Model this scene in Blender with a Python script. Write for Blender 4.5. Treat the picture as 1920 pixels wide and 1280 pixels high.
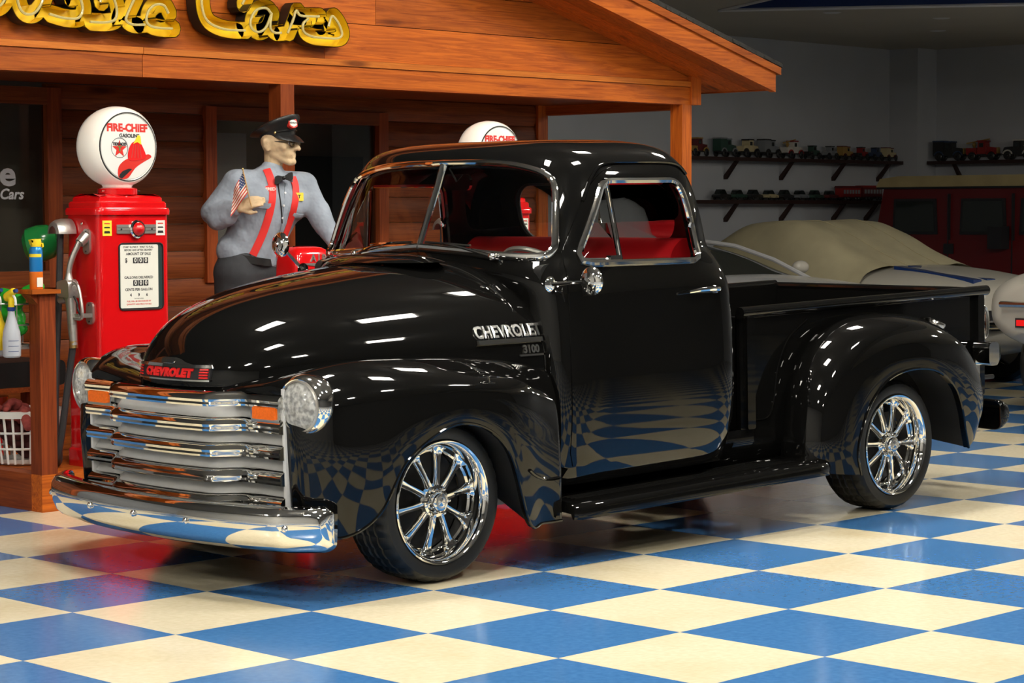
import bpy, bmesh, math, random
import numpy as np
from mathutils import Vector, Matrix
random.seed(4)
for o in list(bpy.data.objects): bpy.data.objects.remove(o)
SC = bpy.context.scene
COL = SC.collection

# ------------------------------------------------------------------ camera
cam_d = bpy.data.cameras.new('camera'); cam = bpy.data.objects.new('camera', cam_d); COL.objects.link(cam)
right = Vector((0.69795529, -0.7161371, -0.00246362)); down = Vector((-0.04353272, -0.03899321, -0.99829076)); fwd = Vector((0.71481698, 0.69686956, -0.05839091))
CAMP = Vector((-5.18035, -6.06399, 1.43875))
mw = Matrix(((right.x, -down.x, -fwd.x, CAMP.x), (right.y, -down.y, -fwd.y, CAMP.y), (right.z, -down.z, -fwd.z, CAMP.z), (0, 0, 0, 1)))
cam.matrix_world = mw
cam_d.sensor_width = 36; cam_d.lens = 4159.1 / 1920 * 36; cam_d.clip_end = 200
SC.camera = cam
# ------------------------------------------------------------------ world, exposure
w = bpy.data.worlds.new('world'); SC.world = w; w.use_nodes = True
w.node_tree.nodes['Background'].inputs[0].default_value = (.5, .55, .6, 1); w.node_tree.nodes['Background'].inputs[1].default_value = .01
SC.view_settings.view_transform = 'Standard'; SC.view_settings.look = 'None'; SC.view_settings.gamma = 1
SC.view_settings.use_curve_mapping = False
SC.view_settings.exposure = 0.0
LAMP = 112.0          # radiance of the ceiling fixtures (built below as real lamps)
# X, Y, turn of every ceiling fixture in the hall
LIGHTS = [(-4.6, -6.6, 0), (-4.6, -3.0, 0), (-1.2, -4.6, 0), (-1.0, -1.4, 0), (1.6, -3.4, 0), (1.8, -.6, 0), (4.6, -2.2, 0), (5.5, .9, 0), (3.3, .8, 0), (0.2, .8, 0), (-6.0, 3.0, 0), (-6.6, -.8, 0)]
HALL_Z = 4.2

# ------------------------------------------------------------------ materials
MATS = {}
def nodes_of(name):
    m = bpy.data.materials.new(name); m.use_nodes = True; MATS[name] = m
    nt = m.node_tree; return m, nt, nt.nodes['Principled BSDF']
def mat(name, col, rough=.5, metal=0, spec=.5, noise=0, nscale=20, bump=0, bscale=60, coat=0, emit=None, estr=1, trans=0, ior=1.45, sub=0):
    m, nt, b = nodes_of(name)
    b.inputs['Base Color'].default_value = (*col, 1); b.inputs['Roughness'].default_value = rough
    b.inputs['Metallic'].default_value = metal; b.inputs['Specular IOR Level'].default_value = spec
    b.inputs['Coat Weight'].default_value = coat; b.inputs['Coat Roughness'].default_value = .03
    b.inputs['Transmission Weight'].default_value = trans; b.inputs['IOR'].default_value = ior
    if sub: b.inputs['Subsurface Weight'].default_value = sub; b.inputs['Subsurface Radius'].default_value = (.01, .005, .003)
    if emit: b.inputs['Emission Color'].default_value = (*emit, 1); b.inputs['Emission Strength'].default_value = estr
    N = nt.nodes; L = nt.links
    tc = N.new('ShaderNodeTexCoord')
    n = N.new('ShaderNodeTexNoise'); n.inputs['Scale'].default_value = nscale; n.inputs['Detail'].default_value = 4
    L.new(tc.outputs['Object'], n.inputs['Vector'])
    if noise:
        h = N.new('ShaderNodeHueSaturation'); h.inputs['Color'].default_value = (*col, 1)
        mr = N.new('ShaderNodeMapRange'); mr.inputs['From Min'].default_value = .3; mr.inputs['From Max'].default_value = .7
        mr.inputs['To Min'].default_value = 1 - noise; mr.inputs['To Max'].default_value = 1 + noise
        L.new(n.outputs['Fac'], mr.inputs['Value']); L.new(mr.outputs['Result'], h.inputs['Value']); L.new(h.outputs['Color'], b.inputs['Base Color'])
    if bump:
        n2 = N.new('ShaderNodeTexNoise'); n2.inputs['Scale'].default_value = bscale; n2.inputs['Detail'].default_value = 3
        L.new(tc.outputs['Object'], n2.inputs['Vector'])
        bp = N.new('ShaderNodeBump'); bp.inputs['Strength'].default_value = bump; bp.inputs['Distance'].default_value = .004 if name != 'shirt' else .04
        L.new(n2.outputs['Fac'], bp.inputs['Height']); L.new(bp.outputs['Normal'], b.inputs['Normal'])
    return m
def wood(name, light, dark, axis, rough=.45, knots=True, spec=.22):
    m, nt, b = nodes_of(name); N = nt.nodes; L = nt.links
    tc = N.new('ShaderNodeTexCoord'); oi = N.new('ShaderNodeObjectInfo')
    add = N.new('ShaderNodeVectorMath'); add.operation = 'ADD'
    mul = N.new('ShaderNodeVectorMath'); mul.operation = 'SCALE'; mul.inputs['Scale'].default_value = 9
    cv = N.new('ShaderNodeCombineXYZ')
    for i in range(3): L.new(oi.outputs['Random'], cv.inputs[i])
    L.new(cv.outputs[0], mul.inputs[0]); L.new(tc.outputs['Object'], add.inputs[0]); L.new(mul.outputs[0], add.inputs[1])
    mp = N.new('ShaderNodeMapping'); s = [24, 24, 24]; s[axis] = 1.1; mp.inputs['Scale'].default_value = s
    L.new(add.outputs[0], mp.inputs['Vector'])
    nz = N.new('ShaderNodeTexNoise'); nz.inputs['Scale'].default_value = 1.6; nz.inputs['Detail'].default_value = 8; nz.inputs['Roughness'].default_value = .62; nz.inputs['Distortion'].default_value = 1.6
    L.new(mp.outputs[0], nz.inputs['Vector'])
    mp2 = N.new('ShaderNodeMapping'); s2 = [3.2, 3.2, 3.2]; s2[axis] = .7; mp2.inputs['Scale'].default_value = s2
    L.new(add.outputs[0], mp2.inputs['Vector'])
    vo = N.new('ShaderNodeTexVoronoi'); vo.inputs['Scale'].default_value = 1.35; L.new(mp2.outputs[0], vo.inputs['Vector'])
    cr = N.new('ShaderNodeValToRGB'); cr.color_ramp.elements[0].position = .33; cr.color_ramp.elements[0].color = (*dark, 1)
    cr.color_ramp.elements[1].position = .62; cr.color_ramp.elements[1].color = (*light, 1)
    L.new(nz.outputs['Fac'], cr.inputs['Fac'])
    hs = N.new('ShaderNodeHueSaturation'); mr = N.new('ShaderNodeMapRange'); mr.inputs['To Min'].default_value = .78; mr.inputs['To Max'].default_value = 1.22
    L.new(oi.outputs['Random'], mr.inputs['Value']); L.new(mr.outputs[0], hs.inputs['Value']); L.new(cr.outputs[0], hs.inputs['Color'])
    out = hs.outputs[0]
    if knots:
        kr = N.new('ShaderNodeValToRGB'); kr.color_ramp.elements[0].position = .045; kr.color_ramp.elements[0].color = (.28, .22, .2, 1)
        kr.color_ramp.elements[1].position = .13; kr.color_ramp.elements[1].color = (1, 1, 1, 1)
        L.new(vo.outputs['Distance'], kr.inputs['Fac'])
        mx = N.new('ShaderNodeMix'); mx.data_type = 'RGBA'; mx.blend_type = 'MULTIPLY'; mx.inputs['Factor'].default_value = .9
        L.new(out, mx.inputs['A']); L.new(kr.outputs[0], mx.inputs['B']); out = mx.outputs['Result']
    L.new(out, b.inputs['Base Color']); b.inputs['Roughness'].default_value = rough; b.inputs['Specular IOR Level'].default_value = spec
    bp = N.new('ShaderNodeBump'); bp.inputs['Strength'].default_value = .25; bp.inputs['Distance'].default_value = .004
    L.new(nz.outputs['Fac'], bp.inputs['Height']); L.new(bp.outputs[0], b.inputs['Normal'])
    return m
def glass(name, tint=(.95, .97, .95), refl=.06, rough=.0):
    m, nt, b = nodes_of(name); N = nt.nodes; L = nt.links; N.remove(b)
    t = N.new('ShaderNodeBsdfTransparent'); t.inputs[0].default_value = (*tint, 1)
    g = N.new('ShaderNodeBsdfGlossy'); g.inputs['Roughness'].default_value = rough
    f = N.new('ShaderNodeFresnel'); f.inputs['IOR'].default_value = 1.4
    mx = N.new('ShaderNodeMixShader'); L.new(f.outputs[0], mx.inputs[0]); L.new(t.outputs[0], mx.inputs[1]); L.new(g.outputs[0], mx.inputs[2])
    L.new(mx.outputs[0], N['Material Output'].inputs[0]); return m

mat('black_paint', (.0035, .0034, .0032), .035, spec=.5)
mat('chrome', (.86, .85, .82), .045, 1)
mat('badge_chrome', (.92, .91, .88), .22, 1)
mat('dull_chrome', (.62, .6, .56), .2, 1)
mat('dark_metal', (.02, .02, .02), .45, .3)
mat('frame_metal', (.16, .16, .17), .4, .5)
mat('grey_paint', (.5, .5, .49), .28, noise=.04)
mat('rubber', (.012, .012, .011), .42, bump=.1, bscale=90)
mat('red_vinyl', (.5, .008, .012), .42, bump=.2, bscale=35)
mat('interior_black', (.008, .008, .008), .5)
mat('amber_lens', (.85, .14, .008), .2, spec=.6, emit=(1, .2, .01), estr=.12, noise=.1, nscale=120)
mat('red_paint', (.62, .006, .008), .12, coat=.5)
mat('red_enamel', (.7, .02, .02), .25)
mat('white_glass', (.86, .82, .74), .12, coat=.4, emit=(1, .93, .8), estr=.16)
mat('lens_white', (.76, .76, .73), .15, coat=.4)
mat('ink_black', (.012, .012, .014), .5)
mat('ink_red', (.62, .03, .02), .4)
mat('ink_yellow', (.85, .62, .03), .4)
mat('ink_green', (.05, .3, .08), .4)
mat('paper_white', (.74, .73, .66), .5)
mat('paper_yellow', (.9, .68, .05), .5)
mat('cast_aluminium', (.56, .54, .5), .34, .85, bump=.25, bscale=70)
mat('pump_glass_dark', (.03, .05, .05), .08)
mat('hose_rubber', (.03, .03, .032), .5)
mat('green_enamel', (.01, .16, .035), .18)
mat('shirt', (.29, .33, .39), .85, noise=.16, nscale=6, bump=.7, bscale=8)
mat('trousers', (.035, .037, .042), .85, noise=.2, nscale=9, bump=.4, bscale=24)
mat('skin', (.62, .45, .27), .6, noise=.14, nscale=26, bump=.4, bscale=60)
mat('hat_black', (.012, .012, .012), .35, bump=.2, bscale=120)
mat('brass', (.7, .5, .2), .3, 1)
mat('strap_red', (.72, .03, .025), .6)
mat('leather_black', (.012, .012, .012), .4)
mat('lens_brown', (.12, .07, .02), .1)
mat('flag_blue', (.02, .04, .14), .7)
mat('flag_white', (.7, .66, .55), .7)
mat('flag_red', (.5, .04, .03), .7)
mat('stick', (.5, .3, .12), .6)
mat('sign_yellow', (.85, .56, .012), .32, noise=.12, nscale=8)
mat('sign_dark', (.02, .014, .008), .5)
mat('neon_tube', (.55, .47, .2), .15, emit=(1, .85, .4), estr=.02)
mat('wall_grey', (.46, .475, .5), .8, noise=.05, nscale=1.5, bump=.1, bscale=30)
mat('wall_dark', (.1, .1, .1), .8, noise=.05, nscale=2)
mat('ceiling_grey', (.5, .46, .38), .85, noise=.04, nscale=1.2)
mat('ceiling_dark', (.15, .145, .135), .85)
mat('ceiling_blue', (.012, .04, .16), .6)
mat('wall_white', (.62, .61, .58), .8, noise=.04, nscale=1.5)
mat('shop_wall', (.5, .45, .38), .8, noise=.1, nscale=3)
mat('white_trim', (.7, .7, .7), .5)
mat('lamp_white', (.85, .85, .83), .5)
mat('lamp_light', (.9, .88, .8), .5, emit=(1.0, .945, .84), estr=LAMP)
mat('lamp_fill', (.9, .88, .8), .5, emit=(1.0, .945, .84), estr=LAMP*1.6)  # glow of the fill lamps added over the car bays
mat('shelf_wood', (.03, .012, .009), .5)
mat('shingle', (.03, .028, .025), .9, noise=.3, nscale=30)
mat('spray_blue', (.015, .19, .5), .25, metal=.3)
mat('spray_orange', (.72, .16, .012), .3)
mat('cap_yellow', (.85, .6, .02), .35)
mat('plastic_white', (.75, .75, .75), .4)
mat('plastic_green', (.02, .4, .03), .35)
mat('plastic_blue', (.015, .04, .18), .35)
mat('bottle_clear', (.62, .65, .72), .25, trans=.35)
mat('wire', (.45, .44, .42), .35, .8)
mat('basket_white', (.8, .78, .74), .4)
mat('rag_red', (.33, .06, .05), .9, noise=.35, nscale=30, bump=.7, bscale=40)
mat('rag_dark', (.1, .025, .025), .9, noise=.35, nscale=30, bump=.7, bscale=40)
mat('car_silver', (.5, .51, .52), .18, metal=.25)
mat('car_white', (.4, .38, .33), .2)
mat('car_red', (.1, .003, .004), .25)
mat('car_blue', (.01, .03, .12), .25)
mat('cover_cloth', (.36, .32, .2), .85, noise=.1, nscale=4, bump=.5, bscale=7)
mat('cover_tan', (.34, .27, .13), .8, noise=.1, nscale=5)
mat('tinted_glass', (.012, .016, .014), .05, spec=.6)
mat('marker_red', (.7, .01, .01), .2, emit=(1, .02, .02), estr=.25)
for nm, c in (('toy_black', (.02, .02, .02)), ('toy_green', (.03, .07, .05)), ('toy_red', (.25, .015, .012)), ('toy_cream', (.5, .42, .24)), ('toy_blue', (.03, .05, .1)), ('toy_grey', (.2, .21, .22)), ('toy_maroon', (.11, .015, .015)), ('toy_gold', (.35, .22, .06)), ('toy_white', (.55, .53, .48))):
    mat(nm, c, .3)
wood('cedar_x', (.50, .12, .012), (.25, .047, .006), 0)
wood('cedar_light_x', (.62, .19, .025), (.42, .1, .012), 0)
wood('cedar_y', (.48, .115, .012), (.24, .045, .006), 1)
wood('cedar_z', (.48, .115, .013), (.26, .05, .007), 2)
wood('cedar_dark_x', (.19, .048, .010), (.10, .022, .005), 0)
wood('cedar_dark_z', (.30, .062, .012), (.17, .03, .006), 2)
wood('redwood_z', (.26, .05, .012), (.12, .02, .006), 2)
wood('redwood_y', (.38, .08, .015), (.2, .034, .008), 1)
glass('window_glass')
def headlamp(name):
    m, nt, b = nodes_of(name); N = nt.nodes; L = nt.links
    b.inputs['Base Color'].default_value = (.96, .96, .92, 1); b.inputs['Roughness'].default_value = .06
    tc = N.new('ShaderNodeTexCoord'); n = N.new('ShaderNodeTexVoronoi'); n.inputs['Scale'].default_value = 34; L.new(tc.outputs['Object'], n.inputs['Vector'])
    bp = N.new('ShaderNodeBump'); bp.inputs['Strength'].default_value = .8; bp.inputs['Distance'].default_value = .01; L.new(n.outputs['Distance'], bp.inputs['Height']); L.new(bp.outputs[0], b.inputs['Normal'])
    t = N.new('ShaderNodeBsdfTransparent'); mx = N.new('ShaderNodeMixShader')  # patchy white mixed into the clear lens stands for its bright reflections
    nn = N.new('ShaderNodeTexNoise'); nn.inputs['Scale'].default_value = 60; nn.inputs['Detail'].default_value = 1; L.new(tc.outputs['Object'], nn.inputs['Vector'])
    mr = N.new('ShaderNodeMapRange'); mr.inputs['From Min'].default_value = .35; mr.inputs['From Max'].default_value = .65; mr.inputs['To Min'].default_value = .3; mr.inputs['To Max'].default_value = .6; L.new(nn.outputs['Fac'], mr.inputs['Value']); L.new(mr.outputs[0], mx.inputs[0])
    L.new(t.outputs[0], mx.inputs[1]); L.new(b.outputs[0], mx.inputs[2]); L.new(mx.outputs[0], N['Material Output'].inputs[0])
headlamp('headlamp_glass'); mat('reflector', (.95, .94, .9), .12, 1, bump=.6, bscale=60)
glass('shop_glass', (.8, .8, .78))
def floor_mat(name, a, b_, scratch):
    m, nt, b = nodes_of(name); N = nt.nodes; L = nt.links
    g = N.new('ShaderNodeNewGeometry')
    n = N.new('ShaderNodeTexNoise'); n.inputs['Scale'].default_value = 38; n.inputs['Detail'].default_value = 5
    n3 = N.new('ShaderNodeTexNoise'); n3.inputs['Scale'].default_value = 1.6; n3.inputs['Detail'].default_value = 5
    L.new(g.outputs['Position'], n.inputs['Vector']); L.new(g.outputs['Position'], n3.inputs['Vector'])
    cr = N.new('ShaderNodeValToRGB'); cr.color_ramp.elements[0].position = .3; cr.color_ramp.elements[1].position = .7
    cr.color_ramp.elements[0].color = (*a, 1); cr.color_ramp.elements[1].color = (*b_, 1)
    L.new(n.outputs['Fac'], cr.inputs['Fac'])
    mx = N.new('ShaderNodeMix'); mx.data_type = 'RGBA'; mx.blend_type = 'MULTIPLY'
    c2 = N.new('ShaderNodeValToRGB'); c2.color_ramp.elements[0].position = .2; c2.color_ramp.elements[0].color = (.78, .7, .52, 1); c2.color_ramp.elements[1].position = .52; c2.color_ramp.elements[1].color = (1, 1, 1, 1)
    L.new(n3.outputs['Fac'], c2.inputs['Fac']); mx.inputs['Factor'].default_value = scratch
    L.new(cr.outputs[0], mx.inputs['A']); L.new(c2.outputs[0], mx.inputs['B']); L.new(mx.outputs['Result'], b.inputs['Base Color'])
    mr = N.new('ShaderNodeMapRange'); mr.inputs['To Min'].default_value = .12; mr.inputs['To Max'].default_value = .18
    L.new(n3.outputs['Fac'], mr.inputs['Value']); L.new(mr.outputs[0], b.inputs['Roughness'])
    b.inputs['Specular IOR Level'].default_value = .5
    bp = N.new('ShaderNodeBump'); bp.inputs['Strength'].default_value = .03; bp.inputs['Distance'].default_value = .003
    n4 = N.new('ShaderNodeTexNoise'); n4.inputs['Scale'].default_value = 9; L.new(g.outputs['Position'], n4.inputs['Vector'])
    L.new(n4.outputs['Fac'], bp.inputs['Height']); L.new(bp.outputs[0], b.inputs['Normal'])
floor_mat('tile_cream', (.73, .645, .455), (.81, .73, .535), .6)
floor_mat('tile_blue', (.045, .16, .39), (.062, .2, .46), .1)
mat('grout', (.12, .11, .09), .6)

# ------------------------------------------------------------------ helpers
ORG = {}
def pch(xs, ys, x):
    xs = np.array(xs, float); ys = np.array(ys, float); x = np.asarray(x, float)
    h = np.diff(xs); d = np.diff(ys) / h; m = np.zeros(len(xs)); m[0] = d[0]; m[-1] = d[-1]
    for i in range(1, len(xs) - 1):
        if d[i-1] * d[i] > 0:
            w1 = 2*h[i] + h[i-1]; w2 = h[i] + 2*h[i-1]; m[i] = (w1 + w2) / (w1/d[i-1] + w2/d[i])
    i = np.clip(np.searchsorted(xs, x) - 1, 0, len(h) - 1); t = (x - xs[i]) / h[i]; t = np.clip(t, 0, 1)
    return (2*t**3-3*t**2+1)*ys[i] + (t**3-2*t**2+t)*h[i]*m[i] + (-2*t**3+3*t**2)*ys[i+1] + (t**3-t**2)*h[i]*m[i+1]
def crom(P, n, closed=False):
    """Catmull-Rom through the points P, n samples per span"""
    P = np.array(P, float); k = len(P); out = []
    for i in range(k if closed else k - 1):
        if closed: a, b, c, d = P[(i-1) % k], P[i], P[(i+1) % k], P[(i+2) % k]
        else:
            b, c = P[i], P[i+1]; a = P[i-1] if i > 0 else 2*b - c; d = P[i+2] if i + 2 < k else 2*c - b
        for j in range(n):
            t = j / n
            out.append(.5*((2*b) + (-a+c)*t + (2*a-5*b+4*c-d)*t*t + (-a+3*b-3*c+d)*t**3))
    if not closed: out.append(P[-1])
    return np.array(out)
def surf(net, nu, nv):
    net = np.array(net, float); A = np.array([crom(net[:, j], nu) for j in range(net.shape[1])])   # cols, U, 3
    return np.array([crom(A[:, i], nv) for i in range(A.shape[1])])
def rrect(x0, x1, z0, z1, r, n=6):
    out = []
    for cx, cz, a in ((x1-r, z1-r, 0), (x0+r, z1-r, 90), (x0+r, z0+r, 180), (x1-r, z0+r, 270)):
        for i in range(n + 1):
            t = math.radians(a + 90*i/n); out.append((cx + r*math.cos(t), cz + r*math.sin(t)))
    return out
def round_poly(P, r, n=5):
    out = []; k = len(P)
    for i in range(k):
        a, b, c = (np.array(P[j % k], float) for j in (i-1, i, i+1)); ri = r[i] if isinstance(r, (list, tuple)) else r
        u = (a-b)/np.linalg.norm(a-b); v = (c-b)/np.linalg.norm(c-b); d = min(ri, .49*np.linalg.norm(a-b), .49*np.linalg.norm(c-b))
        p, q = b + u*d, b + v*d
        for j in range(n + 1):
            t = j/n; out.append(tuple((1-t)**2*p + 2*t*(1-t)*b + t*t*q))
    return out
class MB:
    def __init__(s): s.v = []; s.f = []
    def add(s, V, F):
        n = len(s.v); s.v += [tuple(map(float, p)) for p in V]; s.f += [tuple(i + n for i in f) for f in F]; return s
    def box(s, x0, x1, y0, y1, z0, z1):
        V = [(x, y, z) for x in (x0, x1) for y in (y0, y1) for z in (z0, z1)]
        return s.add(V, [(0, 1, 3, 2), (4, 6, 7, 5), (0, 4, 5, 1), (2, 3, 7, 6), (0, 2, 6, 4), (1, 5, 7, 3)])
    def obox(s, c, ux, uy, uz):
        c, ux, uy, uz = (np.array(q, float) for q in (c, ux, uy, uz))
        V = [c + a*ux + b*uy + d*uz for a in (-1, 1) for b in (-1, 1) for d in (-1, 1)]
        return s.add(V, [(0, 1, 3, 2), (4, 6, 7, 5), (0, 4, 5, 1), (2, 3, 7, 6), (0, 2, 6, 4), (1, 5, 7, 3)])
    def grid(s, G, cu=False, cv=False, flip=False):
        G = np.asarray(G, float); a, b = G.shape[:2]; F = []
        for i in range(a if cu else a - 1):
            for j in range(b if cv else b - 1):
                q = (i*b + j, ((i+1) % a)*b + j, ((i+1) % a)*b + (j+1) % b, i*b + (j+1) % b); F.append(q[::-1] if flip else q)
        return s.add(G.reshape(-1, 3), F)
    def tube(s, P, r, n=8, closed=False, cap=True, flat=1, up=None):
        P = [np.array(p, float) for p in P]; k = len(P); R = r if hasattr(r, '__len__') else [r]*k
        T = []
        for i in range(k):
            a = P[(i-1) % k] if (closed or i > 0) else P[i]; b = P[(i+1) % k] if (closed or i < k-1) else P[i]
            t = b - a; T.append(t/max(np.linalg.norm(t), 1e-9))
        u = np.array(up if up is not None else ((0, 0, 1) if abs(T[0][2]) < .9 else (1, 0, 0)), float); rows = []
        for i in range(k):
            if up is not None: u = np.array(up, float)
            u = u - T[i]*(u @ T[i]); u /= max(np.linalg.norm(u), 1e-9); v = np.cross(T[i], u)
            rows.append([P[i] + R[i]*(math.cos(2*math.pi*j/n)*v + flat*math.sin(2*math.pi*j/n)*u) for j in range(n)])
        b0 = len(s.v); s.grid(rows, closed, True)
        if cap and not closed:
            s.f.append(tuple(b0 + j for j in range(n))); s.f.append(tuple(b0 + (k-1)*n + j for j in reversed(range(n))))
        return s
    def lathe(s, prof, o=(0, 0, 0), ax=(0, 0, 1), n=32, mod=None, a0=0, a1=2*math.pi):
        ax = np.array(ax, float); ax /= np.linalg.norm(ax); t = np.array((1, 0, 0)) if abs(ax[0]) < .9 else np.array((0, 1, 0))
        e1 = np.cross(ax, t); e1 /= np.linalg.norm(e1); e2 = np.cross(ax, e1); o = np.array(o, float); rows = []
        full = abs(a1 - a0 - 2*math.pi) < 1e-6
        for i in range(n if full else n + 1):
            a = a0 + (a1 - a0)*i/n
            rows.append([o + ax*h + (r + (mod(i, j) if mod else 0))*(math.cos(a)*e1 + math.sin(a)*e2) for j, (r, h) in enumerate(prof)])
        return s.grid(rows, full, False)
    def ball(s, c, r, n=12, sc=(1, 1, 1)):
        G = [[(c[0] + r*sc[0]*math.sin(math.pi*i/n)*math.cos(2*math.pi*j/(2*n)), c[1] + r*sc[1]*math.sin(math.pi*i/n)*math.sin(2*math.pi*j/(2*n)), c[2] + r*sc[2]*math.cos(math.pi*i/n)) for j in range(2*n)] for i in range(n + 1)]
        return s.grid(G, False, True)
    def prism(s, poly, fn, d0, d1):
        """2-D polygon -> solid; fn(a, b, depth) gives the point"""
        k = len(poly); V = [fn(a, b, d0) for a, b in poly] + [fn(a, b, d1) for a, b in poly]
        F = [tuple(range(k)), tuple(range(2*k-1, k-1, -1))] + [(i, i + k, (i+1) % k + k, (i+1) % k) for i in range(k)]
        return s.add(V, F)
    def mesh(s, name, m=None, ang=35, org=(0, 0, 0), smooth=True):
        me = bpy.data.meshes.new(name); V = [(a-org[0], b-org[1], c-org[2]) for a, b, c in s.v]
        me.from_pydata(V, [], s.f); me.validate(); bm = bmesh.new(); bm.from_mesh(me)
        bmesh.ops.remove_doubles(bm, verts=bm.verts, dist=1e-5); bmesh.ops.recalc_face_normals(bm, faces=bm.faces); bm.to_mesh(me); bm.free()
        if smooth:
            me.shade_smooth()
            me.set_sharp_from_angle(angle=math.radians(ang))
        if m: me.materials.append(MATS[m])
        return me
    def build(s, name, m, parent=None, ang=35, smooth=True, **kw):
        o = bpy.data.objects.new(name, s.mesh(name, m, ang, ORG.get(parent.name, (0, 0, 0)) if parent else (0, 0, 0), smooth))
        COL.objects.link(o)
        if parent: o.parent = parent; ORG[o.name] = ORG.get(parent.name, (0, 0, 0))
        return tag(o, **kw)
def tag(o, label=None, cat=None, group=None, kind=None):
    if label: o['label'] = label
    if cat: o['category'] = cat
    if group: o['group'] = group
    if kind: o['kind'] = kind
    return o
def thing(name, label, cat, loc=(0, 0, 0), group=None, world=True):
    o = bpy.data.objects.new(name, None); COL.objects.link(o); o.location = loc; o.empty_display_size = .1
    ORG[o.name] = tuple(loc) if world else (0, 0, 0)
    return tag(o, label, cat, group)
def dup(o, parent=None):
    c = o.copy(); COL.objects.link(c); c.parent = parent
    for ch in list(o.children): dup(ch, c)
    return c
def modded(o, *mods):
    """apply a list of (type, settings) modifiers and keep the result as plain mesh"""
    for t, kw in mods:
        m = o.modifiers.new(t, t)
        for k, v in kw.items(): setattr(m, k, v)
    bpy.context.view_layer.update(); dg = bpy.context.evaluated_depsgraph_get()
    me = bpy.data.meshes.new_from_object(o.evaluated_get(dg)); o.modifiers.clear(); o.data = me; return o
def cut(o, cutters):
    for c in cutters:
        modded(o, ('BOOLEAN', dict(operation='DIFFERENCE', object=c, solver='EXACT'))); bpy.data.objects.remove(c)
    o.data.shade_smooth(); o.data.set_sharp_from_angle(angle=math.radians(35)); return o
def text(name, s, size, m, parent, fn, extrude=.002, bold=0, shear=0, sx=1, align='CENTER', space=1):
    """flat lettering; fn(a, b, depth) maps the text plane to the place"""
    cu = bpy.data.curves.new('lettering', 'FONT'); cu.body = s; cu.size = size; cu.align_x = align; cu.align_y = 'CENTER'; cu.offset = bold; cu.shear = shear; cu.space_character = space
    cu.resolution_u = 3
    t = bpy.data.objects.new('tmp', cu); COL.objects.link(t); bpy.context.view_layer.update()
    me = bpy.data.meshes.new_from_object(t.evaluated_get(bpy.context.evaluated_depsgraph_get())); bpy.data.objects.remove(t)
    F = [tuple(p.vertices) for p in me.polygons]; V = [(v.co.x*sx, v.co.y) for v in me.vertices]
    b = MB(); k = len(V)
    ed = {}
    for f in F:
        for i in range(len(f)):
            e = (f[i], f[(i+1) % len(f)]); ed[e] = ed.get(e, 0) + 1
    side = [e for e in ed if (e[1], e[0]) not in ed]
    b.add([fn(x, y, extrude) for x, y in V] + [fn(x, y, 0) for x, y in V], F + [(e[1], e[0], e[0] + k, e[1] + k) for e in side])
    bpy.data.meshes.remove(me)
    return b.build(name, m, parent, smooth=False)
# ================================================================== THE ROOM
T = .6096
fl = MB().box(-9, 17.6, -10, 9.4, -.06, -.004).build('floor', 'grout', kind='structure')
def tile_mesh(nm, m):
    h = T/2 - .0007; return MB().add([(-h, -h, 0), (h, -h, 0), (h, h, 0), (-h, h, 0), (-h, -h, -.004), (h, -h, -.004), (h, h, -.004), (-h, h, -.004)], [(0, 1, 2, 3), (0, 4, 5, 1), (1, 5, 6, 2), (2, 6, 7, 3), (3, 7, 4, 0)]).mesh(nm, m, smooth=False)
TM = [tile_mesh('floor_tile_cream', 'tile_cream'), tile_mesh('floor_tile_blue', 'tile_blue')]
cand = []; rest = [MB(), MB()]
inv = mw.inverted()
for i in range(-15, 29):
    for j in range(-17, 16):
        x, y = (i + .5)*T, (j + .5)*T
        if x > 17.5 or x < -9 or y > 9.3 or y < -10: continue
        # (0,0)-(1,1) cell right of the crossing under the front wheel is blue
        colr = (i + j + 1) % 2
        vis = 0; pts = []
        for cx, cy in ((x, y), (x-T/2, y-T/2), (x+T/2, y-T/2), (x-T/2, y+T/2), (x+T/2, y+T/2)):
            q = inv @ Vector((cx, cy, 0))
            if q.z < -.5:
                u, v = 960 + 4159*q.x/-q.z, 640 - 4159*q.y/-q.z
                if -5 < u < 1925 and -5 < v < 1285: vis = 1
        cand.append((0 if vis else 1, (Vector((x, y, 0)) - CAMP).length, x, y, colr))
cand.sort()
for k, (nv, d, x, y, c) in enumerate(cand):
    if not nv and k < 300:
        o = bpy.data.objects.new('floor_tile', TM[c]); COL.objects.link(o); o.parent = fl; o.location = (x, y, 0)
    else:
        h = T/2 - .0007; rest[c].add([(x-h, y-h, 0), (x+h, y-h, 0), (x+h, y+h, 0), (x-h, y+h, 0)], [(0, 1, 2, 3)])
for c in (0, 1): rest[c].build('floor_tile_field', ('tile_cream', 'tile_blue')[c], fl, smooth=False, kind='stuff')
MB().box(-9, 17.75, 9.4, 9.55, 0, HALL_Z).build('wall_back', 'wall_grey', kind='structure')
MB().box(17.6, 17.75, -10, 9.4, 0, HALL_Z).build('wall_right', 'wall_grey', kind='structure')
MB().box(-9.15, -9, -10, 9.55, 0, HALL_Z).build('wall_left', 'wall_white', kind='structure')
MB().box(-9.15, 17.75, -10.15, -10, 0, HALL_Z).build('wall_front', 'wall_dark', kind='structure')
cl = MB().box(-9.15, 8.5, -10.15, 9.55, HALL_Z, HALL_Z + .1).build('ceiling', 'ceiling_dark', kind='structure')
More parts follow.
